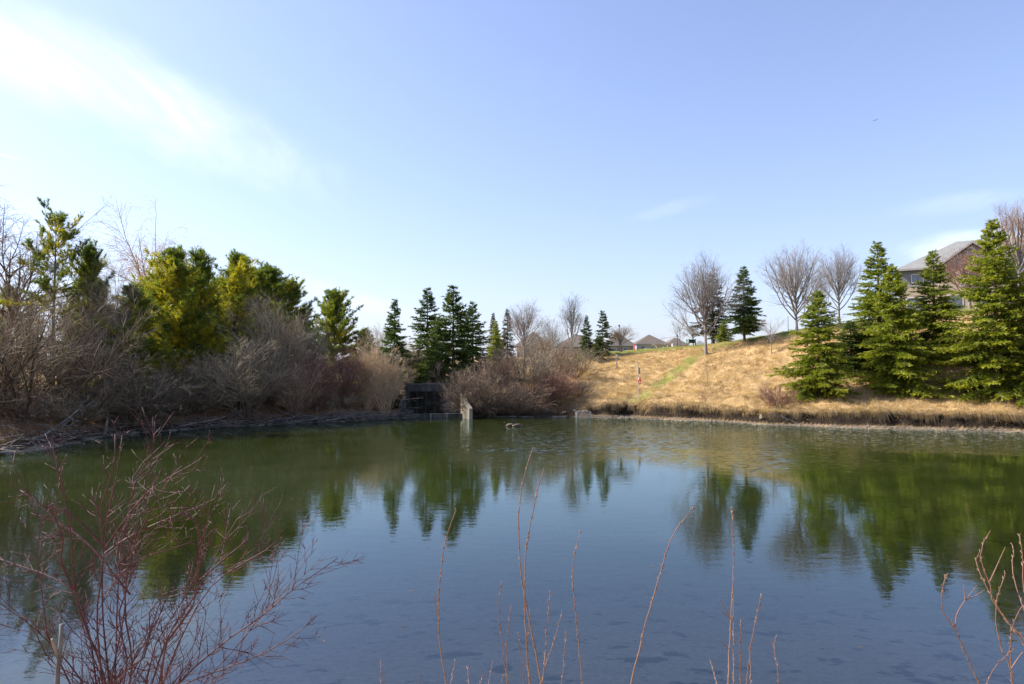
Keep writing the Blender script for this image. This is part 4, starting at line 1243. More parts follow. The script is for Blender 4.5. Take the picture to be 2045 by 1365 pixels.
# ------------------------------------------------------------------ culvert
def build_culvert():
    x0, x1, y0 = CUL_X0, CUL_X1, CUL_Y
    ox0, ox1 = (817 - CX) / F * y0, (886 - CX) / F * y0
    zt, zo = 3.35, at(850, 781, y0)[2]
    root = empty('culvert', ((x0 + x1) / 2, y0, 0))
    tag(root, 'concrete culvert headwall with dark barred opening at the water', 'culvert')
    bx, bz = (x0 + x1) / 2, 0

    def part(name, boxes, mat, parent=root, tint=0.0):
        g = Geo()
        for lo, hi in boxes:
            g.box((lo[0] - bx, lo[1] - y0, lo[2]), (hi[0] - bx, hi[1] - y0, hi[2]), tint)
        return g.build(name, M[mat], parent)
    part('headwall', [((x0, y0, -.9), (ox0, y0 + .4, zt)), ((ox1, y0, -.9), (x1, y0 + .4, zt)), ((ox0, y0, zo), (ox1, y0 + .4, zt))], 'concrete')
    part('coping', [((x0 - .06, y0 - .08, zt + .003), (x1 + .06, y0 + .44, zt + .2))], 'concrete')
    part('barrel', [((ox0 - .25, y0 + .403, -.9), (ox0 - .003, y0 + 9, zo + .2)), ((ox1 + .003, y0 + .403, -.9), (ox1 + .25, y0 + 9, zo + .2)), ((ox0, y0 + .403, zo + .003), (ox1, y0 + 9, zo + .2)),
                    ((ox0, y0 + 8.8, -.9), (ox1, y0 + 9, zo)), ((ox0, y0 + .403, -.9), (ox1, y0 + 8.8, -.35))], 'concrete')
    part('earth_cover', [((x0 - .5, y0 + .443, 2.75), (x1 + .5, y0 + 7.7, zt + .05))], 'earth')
    grate = part('grate', [((ox0 + .05, y0 - .10, .12), (ox0 + .11, y0 - .03, zo + .1))], 'steel')
    part('upright', [((ox1 - .11, y0 - .10, .12), (ox1 - .05, y0 - .03, zo + .1))], 'steel', grate)
    for i in range(14):
        z = .3 + i * (zo - .3) / 13.5
        part('bar', [((ox0 + .02, y0 - .075, z), (ox1 - .02, y0 - .045, z + .035))], 'steel', grate)
    for i in range(1, 4):
        xx = ox0 + (ox1 - ox0) * i / 4
        part('upright', [((xx - .03, y0 - .12, .12), (xx + .03, y0 - .078, zo + .08))], 'steel', grate)
    # low sill of three blocks with pale joints
    ys = y0 - 1.5
    xs = [x0 + .3, (832 + 861 - 832 - CX) / F * ys, (893 - CX) / F * ys, (925 - CX) / F * ys]
    for a, b in zip(xs[:-1], xs[1:]):
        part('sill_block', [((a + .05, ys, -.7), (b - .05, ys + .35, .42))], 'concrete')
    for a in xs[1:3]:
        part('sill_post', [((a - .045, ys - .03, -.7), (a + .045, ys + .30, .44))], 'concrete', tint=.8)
    # wing walls: the far end joins the headwall, the near end is lower and splayed outwards

    def wing(xa, ya, xb, yb, za, zb, th, tint):
        g = Geo()
        d = np.array([xb - xa, yb - ya, 0]); nrm = np.array([-d[1], d[0], 0]) / np.hypot(d[0], d[1]) * th
        A, B = np.array([xa - bx, ya - y0, 0]), np.array([xb - bx, yb - y0, 0])
        k = 7
        V = []
        for i in range(k):
            f = i / (k - 1)
            p = A * (1 - f) + B * f
            z = za * (1 - f) + zb * f
            V += [p + (0, 0, -.9), p + (0, 0, z), p + nrm + (0, 0, z), p + nrm + (0, 0, -.9)]
        q = []
        for i in range(k - 1):
            for j in range(4):
                q.append((i * 4 + j, i * 4 + (j + 1) % 4, i * 4 + 4 + (j + 1) % 4, i * 4 + 4 + j))
        q += [(0, 3, 2, 1), ((k - 1) * 4, (k - 1) * 4 + 1, (k - 1) * 4 + 2, (k - 1) * 4 + 3)]
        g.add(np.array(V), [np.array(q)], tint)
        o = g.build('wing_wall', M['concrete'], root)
        return o
    w = wing(x1 - .01, y0 - .09, (944 - CX) / F * (y0 - 4.2), y0 - 4.2, 2.55, 1.1, -.35, np.tile([.75, .45, .45, .75], 7))  # tint paints this wall's sunlit tone over the dark base
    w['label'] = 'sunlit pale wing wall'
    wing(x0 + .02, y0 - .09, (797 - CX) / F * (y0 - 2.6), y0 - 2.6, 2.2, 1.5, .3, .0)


build_culvert()

# ------------------------------------------------------------------ life ring post, marker post, cage, geese
def lathe(g, prof, seg=16, tint=0.0, origin=(0, 0, 0)):
    prof = np.asarray(prof, float)
    a = np.arange(seg) * 2 * np.pi / seg
    V = np.stack([prof[:, None, 0] * np.cos(a)[None], prof[:, None, 0] * np.sin(a)[None], np.repeat(prof[:, 1:2], seg, 1)], -1) + np.array(origin)
    m = len(prof)
    i = np.arange(m - 1)[:, None] * seg + np.arange(seg)[None]
    j = np.arange(m - 1)[:, None] * seg + (np.arange(seg)[None] + 1) % seg
    g.add(V.reshape(-1, 3), [np.stack([i, j, j + seg, i + seg], -1).reshape(-1, 4)], tint)


def torus(g, R, r, a0=0.0, a1=2 * np.pi, seg=28, sd=10, plane='yz'):
    n = seg + 1
    A = np.linspace(a0, a1, n)
    Bq = np.arange(sd) * 2 * np.pi / sd
    rr = R + r * np.cos(Bq)[None]
    y, z, x = rr * np.cos(A)[:, None], rr * np.sin(A)[:, None], np.repeat(r * np.sin(Bq)[None], n, 0)
    V = np.stack([x, y, z], -1).reshape(-1, 3)
    i = np.arange(n - 1)[:, None] * sd + np.arange(sd)[None]
    j = np.arange(n - 1)[:, None] * sd + (np.arange(sd)[None] + 1) % sd
    g.add(V, [np.stack([i, j, j + sd, i + sd], -1).reshape(-1, 4)])


def build_ring_post():
    h = hit(1275, 801)
    X, Y = h
    z = gz(X, Y)
    H = at(1275, 722, Y)[2] - z
    root = empty('life_ring_post', (X, Y, z), math.radians(-28))
    tag(root, 'tall pale wooden post carrying a red life ring and a grey sign', 'life ring post')
    g = Geo()
    g.box((-.05, -.05, -.3), (.05, .05, H - .02))
    g.add([(-.05, -.05, H - .02), (.05, -.05, H - .02), (.05, .05, H - .02), (-.05, .05, H - .02), (0, 0, H + .03)], [np.array([(0, 1, 4), (1, 2, 4), (2, 3, 4), (3, 0, 4)])])
    g.build('post', M['wood'], root)
    zs = at(1275, 740, Y)[2] - z
    g = Geo(); g.box((.052, -.02, zs - .36), (.075, .52, zs + .36))
    sg = g.build('sign', M['signgrey'], root)
    for q in (-.2, .2):
        g = Geo(); g.box((.076, .03, zs + q - .012), (.085, .12, zs + q + .012))
        g.build('bracket', M['wire'], sg)
    zr = at(1275, 760, Y)[2] - z
    ring = Geo(); torus(ring, .30, .075)
    r = ring.build('ring', M['ring'], root, True, (.135, .02, zr))
    for k in range(4):
        b = Geo(); a = math.pi / 4 + k * math.pi / 2
        torus(b, .30, .079, a - .16, a + .16, 6)
        b.build('band', M['white'], r, True)
    g = Geo()
    A = np.linspace(0, 2 * np.pi, 33)
    g.tube(np.stack([np.full(33, .02), .40 * np.cos(A) * (1 + .03 * np.sin(4 * A)), .40 * np.sin(A)], 1), np.full(33, .009), 5)
    g.build('rope', M['white'], r, True)
    g = Geo(); g.box((.05, -.02, -.02), (.14, .02, .02))
    g.build('hook', M['steel'], root, loc=(0, .02, zr + .25))


build_ring_post()


def build_marker():
    h = hit(1232, 737)
    z = gz(*h)
    H = at(1232, 708, h[1])[2] - z
    root = empty('marker_post', (h[0], h[1], z))
    tag(root, 'short grey marker post with a white top on the dry slope', 'post')
    g = Geo(); g.box((-.07, -.07, -.3), (.07, .07, H - .25)); g.build('post', M['greywood'], root)
    g = Geo(); g.box((-.074, -.074, H - .247), (.074, .074, H)); g.build('white_band', M['white'], root)
    g = Geo(); g.box((-.16, -.16, H + .003), (.16, .16, H + .06)); g.build('cap', M['white'], root)


build_marker()


def build_cage():
    q = on_water(1165, 834.5)
    root = empty('wire_cart', (q[0], q[1], -.2), math.radians(4))
    tag(root, 'silver wire mesh cart standing half sunk at the water edge', 'cart')
    w, dp, h = 1.45, .75, .85
    fr = Geo()
    for sx in (-1, 1):
        for sy in (-1, 1):
            fr.tube([(sx * w / 2, sy * dp / 2, 0), (sx * w / 2, sy * dp / 2, h)], [.022, .022], 6)
    for z in (.08, h):
        for s in (-1, 1):
            fr.tube([(-w / 2, s * dp / 2, z), (w / 2, s * dp / 2, z)], [.02, .02], 6)
            fr.tube([(s * w / 2, -dp / 2, z), (s * w / 2, dp / 2, z)], [.02, .02], 6)
    fr.build('frame', M['wire'], root, True)
    for s, nm in ((-1, 'mesh_panel'), (1, 'mesh_panel')):
        g = Geo()
        for i in range(1, 16):
            x = -w / 2 + w * i / 16
            g.tube([(x, s * dp / 2, .08), (x, s * dp / 2, h)], [.006, .006], 4)
        for i in range(1, 10):
            z = .08 + (h - .08) * i / 10
            g.tube([(-w / 2, s * dp / 2, z), (w / 2, s * dp / 2, z)], [.006, .006], 4)
        g.build(nm, M['wire'], root)
        g = Geo()
        for i in range(1, 8):
            y = -dp / 2 + dp * i / 8
            g.tube([(s * w / 2, y, .08), (s * w / 2, y, h)], [.006, .006], 4)
        for i in range(1, 10):
            z = .08 + (h - .08) * i / 10
            g.tube([(s * w / 2, -dp / 2, z), (s * w / 2, dp / 2, z)], [.006, .006], 4)
        g.build('end_mesh', M['wire'], root)
    A = np.linspace(-.4, math.pi * .95, 9)
    for sy in (-1, 1):
        g = Geo()
        g.tube(np.stack([-w / 2 - .14 + .16 * np.cos(A), np.full(9, sy * dp / 2), h + .02 + .18 * np.sin(A)], 1), np.full(9, .022), 6)
        g.build('handle', M['trim'], root, True)
    for i, x in enumerate((-.45, .02, .4)):
        g = Geo()
        lathe(g, [(.01, 0), (.10, .01), (.15, .05), (.12, .09), (.02, .11)], 10)
        o = g.build('rim_block', M['trim'], root, True, (x, -.1 + .1 * i, h + .02))
        o.scale = (1.2, .8, .8)


build_cage()


def build_goose(px, py, heading, label, neck_up, wd=1.0):
    q = on_water(px, py)
    root = empty('goose', (q[0], q[1], 0.0), heading)
    tag(root, label, 'goose', 'geese on the pond')
    # body along +x (head end); rings from tail to chest: x, half width, bottom, top
    rings = [(-.47, .02, .15, .19), (-.38, .08, .06, .21), (-.24, .15, -.05, .24), (-.05, .19, -.09, .27), (.14, .18, -.09, .26), (.28, .13, -.06, .22), (.36, .06, .02, .15), (.385, .01, .07, .10)]
    g, k = Geo(), 14
    a = np.arange(k) * 2 * np.pi / k
    V = np.concatenate([np.stack([np.full(k, x), w * np.cos(a), (b + t) / 2 + (t - b) / 2 * np.sin(a)], 1) for x, w, b, t in rings])
    i = np.arange(len(rings) - 1)[:, None] * k + np.arange(k)[None]
    j = np.arange(len(rings) - 1)[:, None] * k + (np.arange(k)[None] + 1) % k
    g.add(V, [np.stack([i, j, j + k, i + k], -1).reshape(-1, 4)])
    if neck_up:
        npts = [(.27, 0, .12), (.34, 0, .24), (.34, 0, .38), (.33, 0, .50), (.37, 0, .57), (.44, 0, .575), (.49, 0, .56)]
    else:
        npts = [(.28, 0, .12), (.37, 0, .18), (.42, 0, .24), (.46, 0, .29), (.51, 0, .31), (.57, 0, .29), (.62, 0, .265)]
    body = g.build('body', M['goose_brown'], root, True)
    g = Geo(); g.tube(npts, [.075, .05, .04, .04, .05, .045, .012], 10)
    hd = g.build('head_and_neck', M['goose_black'], root, True)
    hx = np.array(npts[4])
    for s in (-1, 1):
        g = Geo(); g.tube([hx + (-.01, s * .036, -.035), hx + (.01, s * .047, .0), hx + (.0, s * .036, .03)], [.008, .022, .008], 6)
        g.build('chinstrap', M['goose_white'], hd, True)
    g = Geo(); g.tube([np.array(npts[5]) + (.02, 0, 0), np.array(npts[6]) + (.03, 0, -.005)], [.022, .008], 6)
    g.build('bill', M['goose_black'], hd, True)
    g = Geo(); g.tube([(.20, 0, .06), (.29, 0, .08), (.37, 0, .09), (.40, 0, .09)], [.10, .11, .065, .01], 12)
    g.build('breast', M['goose_white'], root, True)
    g = Geo(); g.tube([(-.28, 0, .10), (-.40, 0, .13), (-.50, 0, .17)], [.115, .07, .02], 10)
    g.build('rump', M['goose_white'], root, True)
    for s in (-1, 1):
        g = Geo(); g.tube([(.2, s * .16, .12), (.05, s * .185, .15), (-.18, s * .15, .18), (-.42, s * .06, .22)], [.03, .08, .07, .012], 8)
        w = g.build('wing', M['goose_brown'], root, True)


build_goose(1032, 851.5, math.pi + .12, 'goose with raised black neck swimming behind the other goose', True)
build_goose(1019, 851.0, math.pi - .1, 'goose with lowered head swimming ahead of the other goose', False)


def rock(px, py, r, label, seed, dy=0.4, flat=.7):
    rng = np.random.default_rng(seed)
    q = on_water(px, py)
    g = Geo()
    th = np.linspace(0, np.pi, 8); ph = np.arange(12) * 2 * np.pi / 12
    V = np.stack([np.sin(th)[:, None] * np.cos(ph)[None], np.sin(th)[:, None] * np.sin(ph)[None], np.repeat(np.cos(th)[:, None], 12, 1) * flat], -1)
    V = V * (1 + 1.0 * (vnoise(V[..., 0] * 2 + seed, V[..., 1] * 2 + V[..., 2] * 3, seed) - .5))[..., None] * r
    i = np.arange(7)[:, None] * 12 + np.arange(12)[None]; j = np.arange(7)[:, None] * 12 + (np.arange(12)[None] + 1) % 12
    g.add(V.reshape(-1, 3), [np.stack([i, i + 12, j + 12, j], -1).reshape(-1, 4)])
    o = g.build('shore_rock', M['stone'], None, False, (q[0], q[1] + dy, gz(q[0], q[1] + dy) + r * .25))
    tag(o, label, 'rock')


rock(1526, 847, .27, 'pale squat rock at the waterline beside the lone red-brown shrub', 3, .45, .85)
rock(1447, 844, .22, 'small pale stone on the beach below the dry slope', 4)
rock(8, 908, .5, 'rounded tan boulder at the outer end of the left shore', 6, .3)
rock(1092, 831, .3, 'light grey stone at the water below the red-stemmed shrub', 7, .3)
rock(1128, 831, .22, 'small grey stone between the light grey stone and the wire cart', 8, .3)

# ------------------------------------------------------------------ houses
def hip_roof(g, x0, x1, y0, y1, z0, z1, over=.45, th=.18):
    a, b, c, d = x0 - over, x1 + over, y0 - over, y1 + over
    w, dp = b - a, d - c
    ins = min(w, dp) / 2 * .98
    if w >= dp:
        r0, r1 = (a + ins, (c + d) / 2, z1), (b - ins, (c + d) / 2, z1)
    else:
        r0, r1 = ((a + b) / 2, c + ins, z1), ((a + b) / 2, d - ins, z1)
    V = [(a, c, z0), (b, c, z0), (b, d, z0), (a, d, z0), (a, c, z0 + th), (b, c, z0 + th), (b, d, z0 + th), (a, d, z0 + th), r0, r1]
    quads = [(3, 2, 1, 0), (0, 1, 5, 4), (1, 2, 6, 5), (2, 3, 7, 6), (3, 0, 4, 7)]
    if w >= dp:
        quads += [(4, 5, 9, 8), (6, 7, 8, 9)]
        tris = [(5, 6, 9), (7, 4, 8)]
    else:
        quads += [(5, 6, 9, 8), (7, 4, 8, 9)]
        tris = [(4, 5, 8), (6, 7, 9)]
    g.add(V, [np.array(quads), np.array(tris)])


def window(parent, x, y, z, w, h, face='front', panes=2):
    g = Geo()
    t = .09
    g.box((x - w / 2 - t, y - .06, z - h / 2 - t), (x - w / 2, y, z + h / 2 + t))
    g.box((x + w / 2, y - .06, z - h / 2 - t), (x + w / 2 + t, y, z + h / 2 + t))
    g.box((x - w / 2, y - .06, z + h / 2), (x + w / 2, y, z + h / 2 + t))
    g.box((x - w / 2, y - .06, z - h / 2 - t), (x + w / 2, y, z - h / 2))
    f = g.build('window', M['white'], parent)
    for i in range(panes):
        a = x - w / 2 + w * i / panes
        p = Geo(); p.box((a + .025, y - .035, z - h / 2), (a + w / panes - .025, y - .01, z + h / 2))
        p.build('pane', M['glass'], f)
    s = Geo(); s.box((x - w / 2 - .15, y - .11, z - h / 2 - t - .07), (x + w / 2 + .15, y - .001, z - h / 2 - t - .003))
    s.build('sill', M['white'], f)


def house(px0, px1, eave, top, Y, depth, label, wall='brick_red', roof='shingle_brown', wh=2.9, wins=(.25, .7), chimney=None, over=.45):
    xa, xb = (px0 - CX) / F * Y, (px1 - CX) / F * Y
    ze, zt = at(CX, eave, Y)[2], at(CX, top, Y + depth / 2)[2]
    cx = (xa + xb) / 2
    w = xb - xa
    base = ze - wh
    gr = min(gz(xa, Y), gz(xb, Y), gz(cx, Y + depth))
    root = empty('house', (cx, Y, base))
    tag(root, label, 'house')
    g = Geo(); g.box((-w / 2, 0, min(gr - base, 0) - .5), (w / 2, depth, wh)); g.build('wall', M[wall], root)
    g = Geo(); hip_roof(g, -w / 2, w / 2, 0, depth, wh + .003, zt - base, over); r = g.build('roof', M[roof], root)
    if chimney is not None:
        g = Geo(); g.box((w * chimney - .4, depth * .55, wh + .5), (w * chimney + .4, depth * .55 + .8, zt - base + .5)); g.build('chimney', M['brick_red'], r)
    g = Geo(); g.box((-w / 2 - over - .02, -over - .10, wh - .02), (w / 2 + over + .02, -over - .004, wh + .12)); g.build('gutter', M['white'], r)
    for f in wins:
        window(root, -w / 2 + f * w, -.003, wh * .55, 1.5, 1.3)
    return root


house(1272, 1334, 687, 668, 235, 13, 'bungalow with brown hip roof, seen whole above the crest of the slope', 'brick_tan', wins=(.2, .5, .8))
house(1208, 1268, 690, 664, 225, 13, 'red brick bungalow behind the pale-stemmed leafless tree', 'brick_red', wins=(.3, .7))
house(1332, 1376, 690, 674, 250, 12, 'brown-roofed house right behind the black lamp post', 'brick_red', wins=(.4,))
house(1386, 1416, 692, 680, 240, 11, 'low grey-roofed house behind the trunk of the crest maple', 'siding', 'shingle_grey', wins=(.5,))
house(1546, 1606, 678, 661, 165, 11, 'slate-grey roof showing over the lawn between spruce and maple', 'brick_tan', 'shingle_grey', wins=(.3, .7))
house(1032, 1100, 690, 662, 200, 14, 'brown-roofed house behind the round-headed leafless tree', 'brick_tan', wins=(.3, .7))
house(1112, 1196, 692, 666, 205, 14, 'brown-roofed house behind the tall slim leafless tree', 'brick_red', wins=(.3, .7))


def build_big_house():
    Y = 88.0
    X0, X1 = (1800 - CX) / F * Y, 74.0
    ze, zt = at(1800, 541, Y)[2], at(1890, 493, Y + 7)[2]
    dp = 14.0
    base = ze - 6.3
    turn = -math.radians(29)
    root = empty('house', (X0 + math.cos(turn) * (X1 - X0) / 2, Y + math.sin(turn) * (X1 - X0) / 2, base), turn)
    tag(root, 'large two-storey house with grey siding, tan brick and grey shingle roof', 'house')
    ox = (X0 + X1) / 2
    a, b = X0 - ox, X1 - ox
    gx = a + 4.2          # where the brick bay begins
    g = Geo(); g.box((a, 0, 4.35), (b, dp, 6.3)); g.build('siding', M['siding'], root)
    g = Geo(); g.box((a - .06, -.06, -4.0), (b + .06, dp, 4.347)); g.build('wall', M['brick_tan'], root)
    g = Geo(); g.box((a - .10, -.10, 4.20), (b + .10, -.064, 4.36)); g.build('trim_band', M['trim'], root)
    # projecting brick bay with a gable
    g = Geo(); g.box((gx, -1.6, -4.0), (gx + 7.2, -.063, 6.0)); g.build('bay', M['brick_tan'], root)
    g = Geo(); hip_roof(g, a, b, 0, dp, 6.303, zt - base, .5); r = g.build('roof', M['shingle_grey'], root)
    gw, pk = 8.0, 6.0 + 3.0
    gc = gx + 3.6
    g = Geo()
    V = [(gc - gw / 2, -2.0, 6.0), (gc + gw / 2, -2.0, 6.0), (gc, -2.0, pk), (gc - gw / 2, 4.6, 6.0), (gc + gw / 2, 4.6, 6.0), (gc, 4.6, pk)]
    g.add(V, [np.array([(0, 2, 5, 3), (2, 1, 4, 5)])])
    V2 = [(gc - gw / 2 + .3, -1.62, 6.003), (gc + gw / 2 - .3, -1.62, 6.003), (gc, -1.62, pk - .22)]
    gr = g.build('gable_roof', M['shingle_grey'], r)
    g = Geo(); g.add(V2, [np.array([(0, 1, 2)])]); g.build('gable_wall', M['siding'], root)
    for s in (-1, 1):
        g = Geo()
        p0, p1 = np.array([gc + s * gw / 2, -2.03, 5.95]), np.array([gc, -2.03, pk - .05])
        V = [p0, p0 + (0, 0, .26), p1 + (0, 0, .26), p1, p0 + (0, .06, 0), p0 + (0, .06, .26), p1 + (0, .06, .26), p1 + (0, .06, 0)]
        g.add(np.array(V), [np.array([(0, 1, 2, 3), (7, 6, 5, 4), (1, 5, 6, 2), (0, 3, 7, 4), (0, 4, 5, 1), (3, 2, 6, 7)])])
        g.build('rake_board', M['trim'], r)
    g = Geo(); g.box((a - .52, -.64, 6.24), (gx - .45, -.505, 6.42)); g.build('gutter', M['trim'], r)
    rz = zt - base
    for k, fx in enumerate((-.14, .0, .15)):
        zv = 6.48 + (rz - 6.48) * (dp * .40 + .5) / (dp / 2 + .5)
        g = Geo(); g.box((fx * (b - a) - .3, dp * .40, zv - .3), (fx * (b - a) + .3, dp * .40 + .5, zv + .32)); g.build('roof_vent', M['black'], r)
    for x, z, w, h in ((a + 1.8, 1.9, 1.9, 1.6), (a + 2.0, 5.2, 1.2, 1.0), (gx + 1.7, 1.8, 1.5, 1.7), (gx + 4.6, 1.8, 1.5, 1.7), (gx + 3.4, 4.6, 2.0, 1.4), (a + 1.6, -1.3, 1.6, 1.5)):
        window(root, x, (-.064 if x < gx else -1.603) if z < 4.3 else (-.003 if x < gx else -1.603), z, w, h)
    dk = Geo(); dk.box((a - .3, -3.2, -.25), (gx - .3, -.11, 0)); d = dk.build('deck', M['brick_red'], root)
    for x in np.linspace(a - .2, gx - .4, 4):
        p = Geo(); p.box((x - .07, -3.15, -4), (x + .07, -3.0, -.253)); p.build('post', M['greywood'], d)
    for x in np.linspace(a - .2, gx - .4, 14):
        p = Geo(); p.box((x - .02, -3.17, .003), (x + .02, -3.13, .95)); p.build('baluster', M['trim'], d)
    p = Geo(); p.box((a - .3, -3.2, .953), (gx - .3, -3.1, 1.02)); p.build('rail', M['trim'], d)


build_big_house()

# ------------------------------------------------------------------ lamps, poles, playground
def lamp(px, top, Y, label, head=True):
    p = spot(px, Y)
    H = at(px, top, Y)[2] - p[2]
    root = empty('lamp_post', (p[0], p[1], p[2] - .05))
    tag(root, label, 'lamp post')
    g = Geo(); g.tube([(0, 0, 0), (0, 0, H)], [.09, .06], 8); g.build('pole', M['black'], root, True)
    g = Geo(); lathe(g, [(.02, H), (.10, H + .02), (.15, H + .22), (.19, H + .25), (.05, H + .42), (.01, H + .46)], 10)
    g.build('lantern', M['black'], root)


lamp(1237, 652, 118, 'dark lamp post showing above the pale-stemmed leafless tree')
lamp(1353, 672, 128, 'black lamp post beside the playground in front of the brown-roofed house')


def pole(px, top, Y, label, mat, r=.05, name='pole', cat='pole', sign=None):
    p = spot(px, Y)
    H = at(px, top, Y)[2] - p[2]
    root = empty(name, (p[0], p[1], p[2] - .1))
    tag(root, label, cat)
    g = Geo(); g.tube([(0, 0, 0), (0, 0, H + .1)], [r, r * .8], 8); g.build('post', M[mat], root, True)
    g = Geo(); lathe(g, [(r * .9, H + .1), (r * 1.1, H + .12), (.005, H + .18)], 8); g.build('cap', M[mat], root)
    if sign:
        g = Geo(); g.box((-sign / 2, -r - .04, H - .3), (sign / 2, -r - .003, H + .08)); g.build('sign', M['black'], root)
    return root


pole(1575, 632, 90, 'thin dark metal pole on the lawn beside the larger leafless maple', 'black', .04)
pole(1507, 676, 104, 'short post with a dark plate on the crest behind the crest spruce', 'black', .05, 'sign_post', 'sign', .9)
pole(1267, 688, 112, 'red playground post nearest the pale-stemmed leafless tree', 'red', .13, 'playground_post', 'post')
pole(1272, 689, 114, 'blue-grey playground post next to the red playground post', 'blue', .10, 'playground_post', 'post')
pole(1343, 686, 116, 'white playground post beside the black lamp post', 'white', .14, 'playground_post', 'post')


def build_playground():
    # green climbing frame
    p0, p1 = spot(1376, 120), spot(1389, 120)
    H = at(1376, 675, 120)[2] - p0[2]
    w = (p1[0] - p0[0])
    root = empty('playground_tower', ((p0[0] + p1[0]) / 2, 120, p0[2] - .1))
    tag(root, 'green playground frame with dark roof panel beside the crest maple', 'playground frame')
    for sx in (-1, 1):
        for sy in (0, 1.4):
            g = Geo(); g.tube([(sx * w / 2, sy, 0), (sx * w / 2, sy, H)], [.11, .11], 8); g.build('post', M['green'], root, True)
    g = Geo(); g.box((-w / 2 + .1, -.05, H - .75), (w / 2 - .1, .05, H - .1)); g.build('panel', M['black'], root)
    g = Geo(); g.box((-w / 2 + .1, .0, 1.1), (w / 2 - .1, 1.4, 1.2)); g.build('platform', M['greywood'], root)
    # yellow arch
    p0, p1 = spot(1346, 114), spot(1358, 114)
    H = at(1346, 690, 114)[2] - p0[2]
    w = p1[0] - p0[0]
    root = empty('climbing_arch', ((p0[0] + p1[0]) / 2, 114, p0[2] - .1))
    tag(root, 'yellow playground arch in front of the black lamp post', 'playground arch')
    g = Geo(); g.tube([(w / 2, 0, 0), (w / 2, 0, H * .8), (w / 2 - .12, 0, H)], [.10, .10, .08], 8); g.build('post', M['yellow'], root, True)
    g = Geo(); g.tube([(-w / 2, 0, 0), (-w / 2, 0, H)], [.08, .08], 8); g.build('post', M['yellow'], root, True)
    g = Geo(); g.tube([(-w / 2 - .1, 0, H + .02), (w / 2 - .1, 0, H + .02)], [.09, .09], 8); g.build('crossbar', M['yellow'], root, True)
    # small red slide
    p = spot(1372, 116)
    root = empty('slide', (p[0], p[1], p[2] - .05), 0.0, .5)
    tag(root, 'small red slide at the foot of the green playground frame', 'slide')
    g = Geo()
    t = np.linspace(0, 1, 8)
    for a, b in ((-.3, .3),):
        V = np.concatenate([np.stack([-1.0 + 1.6 * t, np.full(8, y), 1.15 * t ** 1.4 + .12 + z], 1) for y, z in ((-.35, .2), (-.3, 0), (.3, 0), (.35, .2))])
        q = [(r * 8 + i, r * 8 + i + 1, (r + 1) * 8 + i + 1, (r + 1) * 8 + i) for r in range(3) for i in range(7)]
        g.add(V, [np.array(q)])
    g.build('chute', M['red'], root, True)
    for y in (-.3, .3):
        g = Geo(); g.tube([(.62, y, 0), (.62, y, 1.25)], [.04, .04], 6); g.build('leg', M['white'], root)
    # picnic tables
    for px, lab in ((1315, 'brown wooden picnic table in front of the brown hip-roofed bungalow'), (1338, 'brown wooden picnic table between the bungalow and the black lamp post')):
        p = spot(px, 118)
        root = empty('picnic_table', (p[0], p[1], p[2]), .2)
        tag(root, lab, 'table', 'picnic tables by the playground')
        g = Geo(); g.box((-.9, -.38, .72), (.9, .38, .77)); g.build('table_top', M['wood'], root)
        for s in (-1, 1):
            g = Geo(); g.box((-.9, s * .72 - .13, .43), (.9, s * .72 + .13, .47)); g.build('bench', M['wood'], root)
            g = Geo(); g.tube([(s * .65, -.8, -.05), (s * .65, -.25, .72)], [.05, .05], 4); g.tube([(s * .65, .8, -.05), (s * .65, .25, .72)], [.05, .05], 4); g.build('leg', M['wood'], root)


build_playground()


def build_bird():
    p = at(1748, 240, 120)
    root = empty('bird', tuple(p), .6)
    tag(root, 'small pale bird flying high in the blue sky', 'bird')
    g = Geo(); g.tube([(-.24, 0, .0), (-.1, 0, .01), (.08, 0, .02), (.2, 0, .03), (.26, 0, .02)], [.01, .05, .06, .04, .005], 8); g.build('body', M['goose_white'], root, True)
    for s in (-1, 1):
        V = [(.1, s * .04, .03), (-.06, s * .04, .03), (.08, s * .3, .12), (-.06, s * .3, .12), (-.1, s * .6, .06), (-.13, s * .58, .055)]
        g = Geo(); g.add(V + [(x, y, z - .012) for x, y, z in V], [np.array([(0, 1, 3, 2), (2, 3, 5, 4), (7, 6, 8, 9), (9, 8, 10, 11)])]); g.build('wing', M['goose_white'], root)


build_bird()

# ------------------------------------------------------------------ near bank: red-osier dogwood and young shoots
def smooth_line(pts, n):
    pts = np.asarray(pts, float)
    s = np.concatenate([[0], np.cumsum(np.linalg.norm(np.diff(pts, axis=0), axis=1))])
    # Catmull-Rom through the traced points
    u = np.linspace(0, s[-1], n)
    tang = np.gradient(pts, s, axis=0)
    i = np.clip(np.searchsorted(s, u) - 1, 0, len(s) - 2)
    h = (s[i + 1] - s[i])[:, None]
    t = ((u - s[i])[:, None]) / h
    a, b = pts[i], pts[i + 1]
    return a * (1 + 2 * t) * (1 - t) ** 2 + b * t * t * (3 - 2 * t) + tang[i] * h * t * (1 - t) ** 2 - tang[i + 1] * h * t * t * (1 - t)


def stem3d(px_pts, Y0, Y1, root=None):
    """traced stem: depth runs from Y0 at its lowest point to Y1 at its tip; root is a ground point"""
    n = len(px_pts)
    P = [at(x, y, Y0 + (Y1 - Y0) * i / max(n - 1, 1)) for i, (x, y) in enumerate(px_pts)]
    if root is not None:
        P = [np.array(root)] + P
    return P


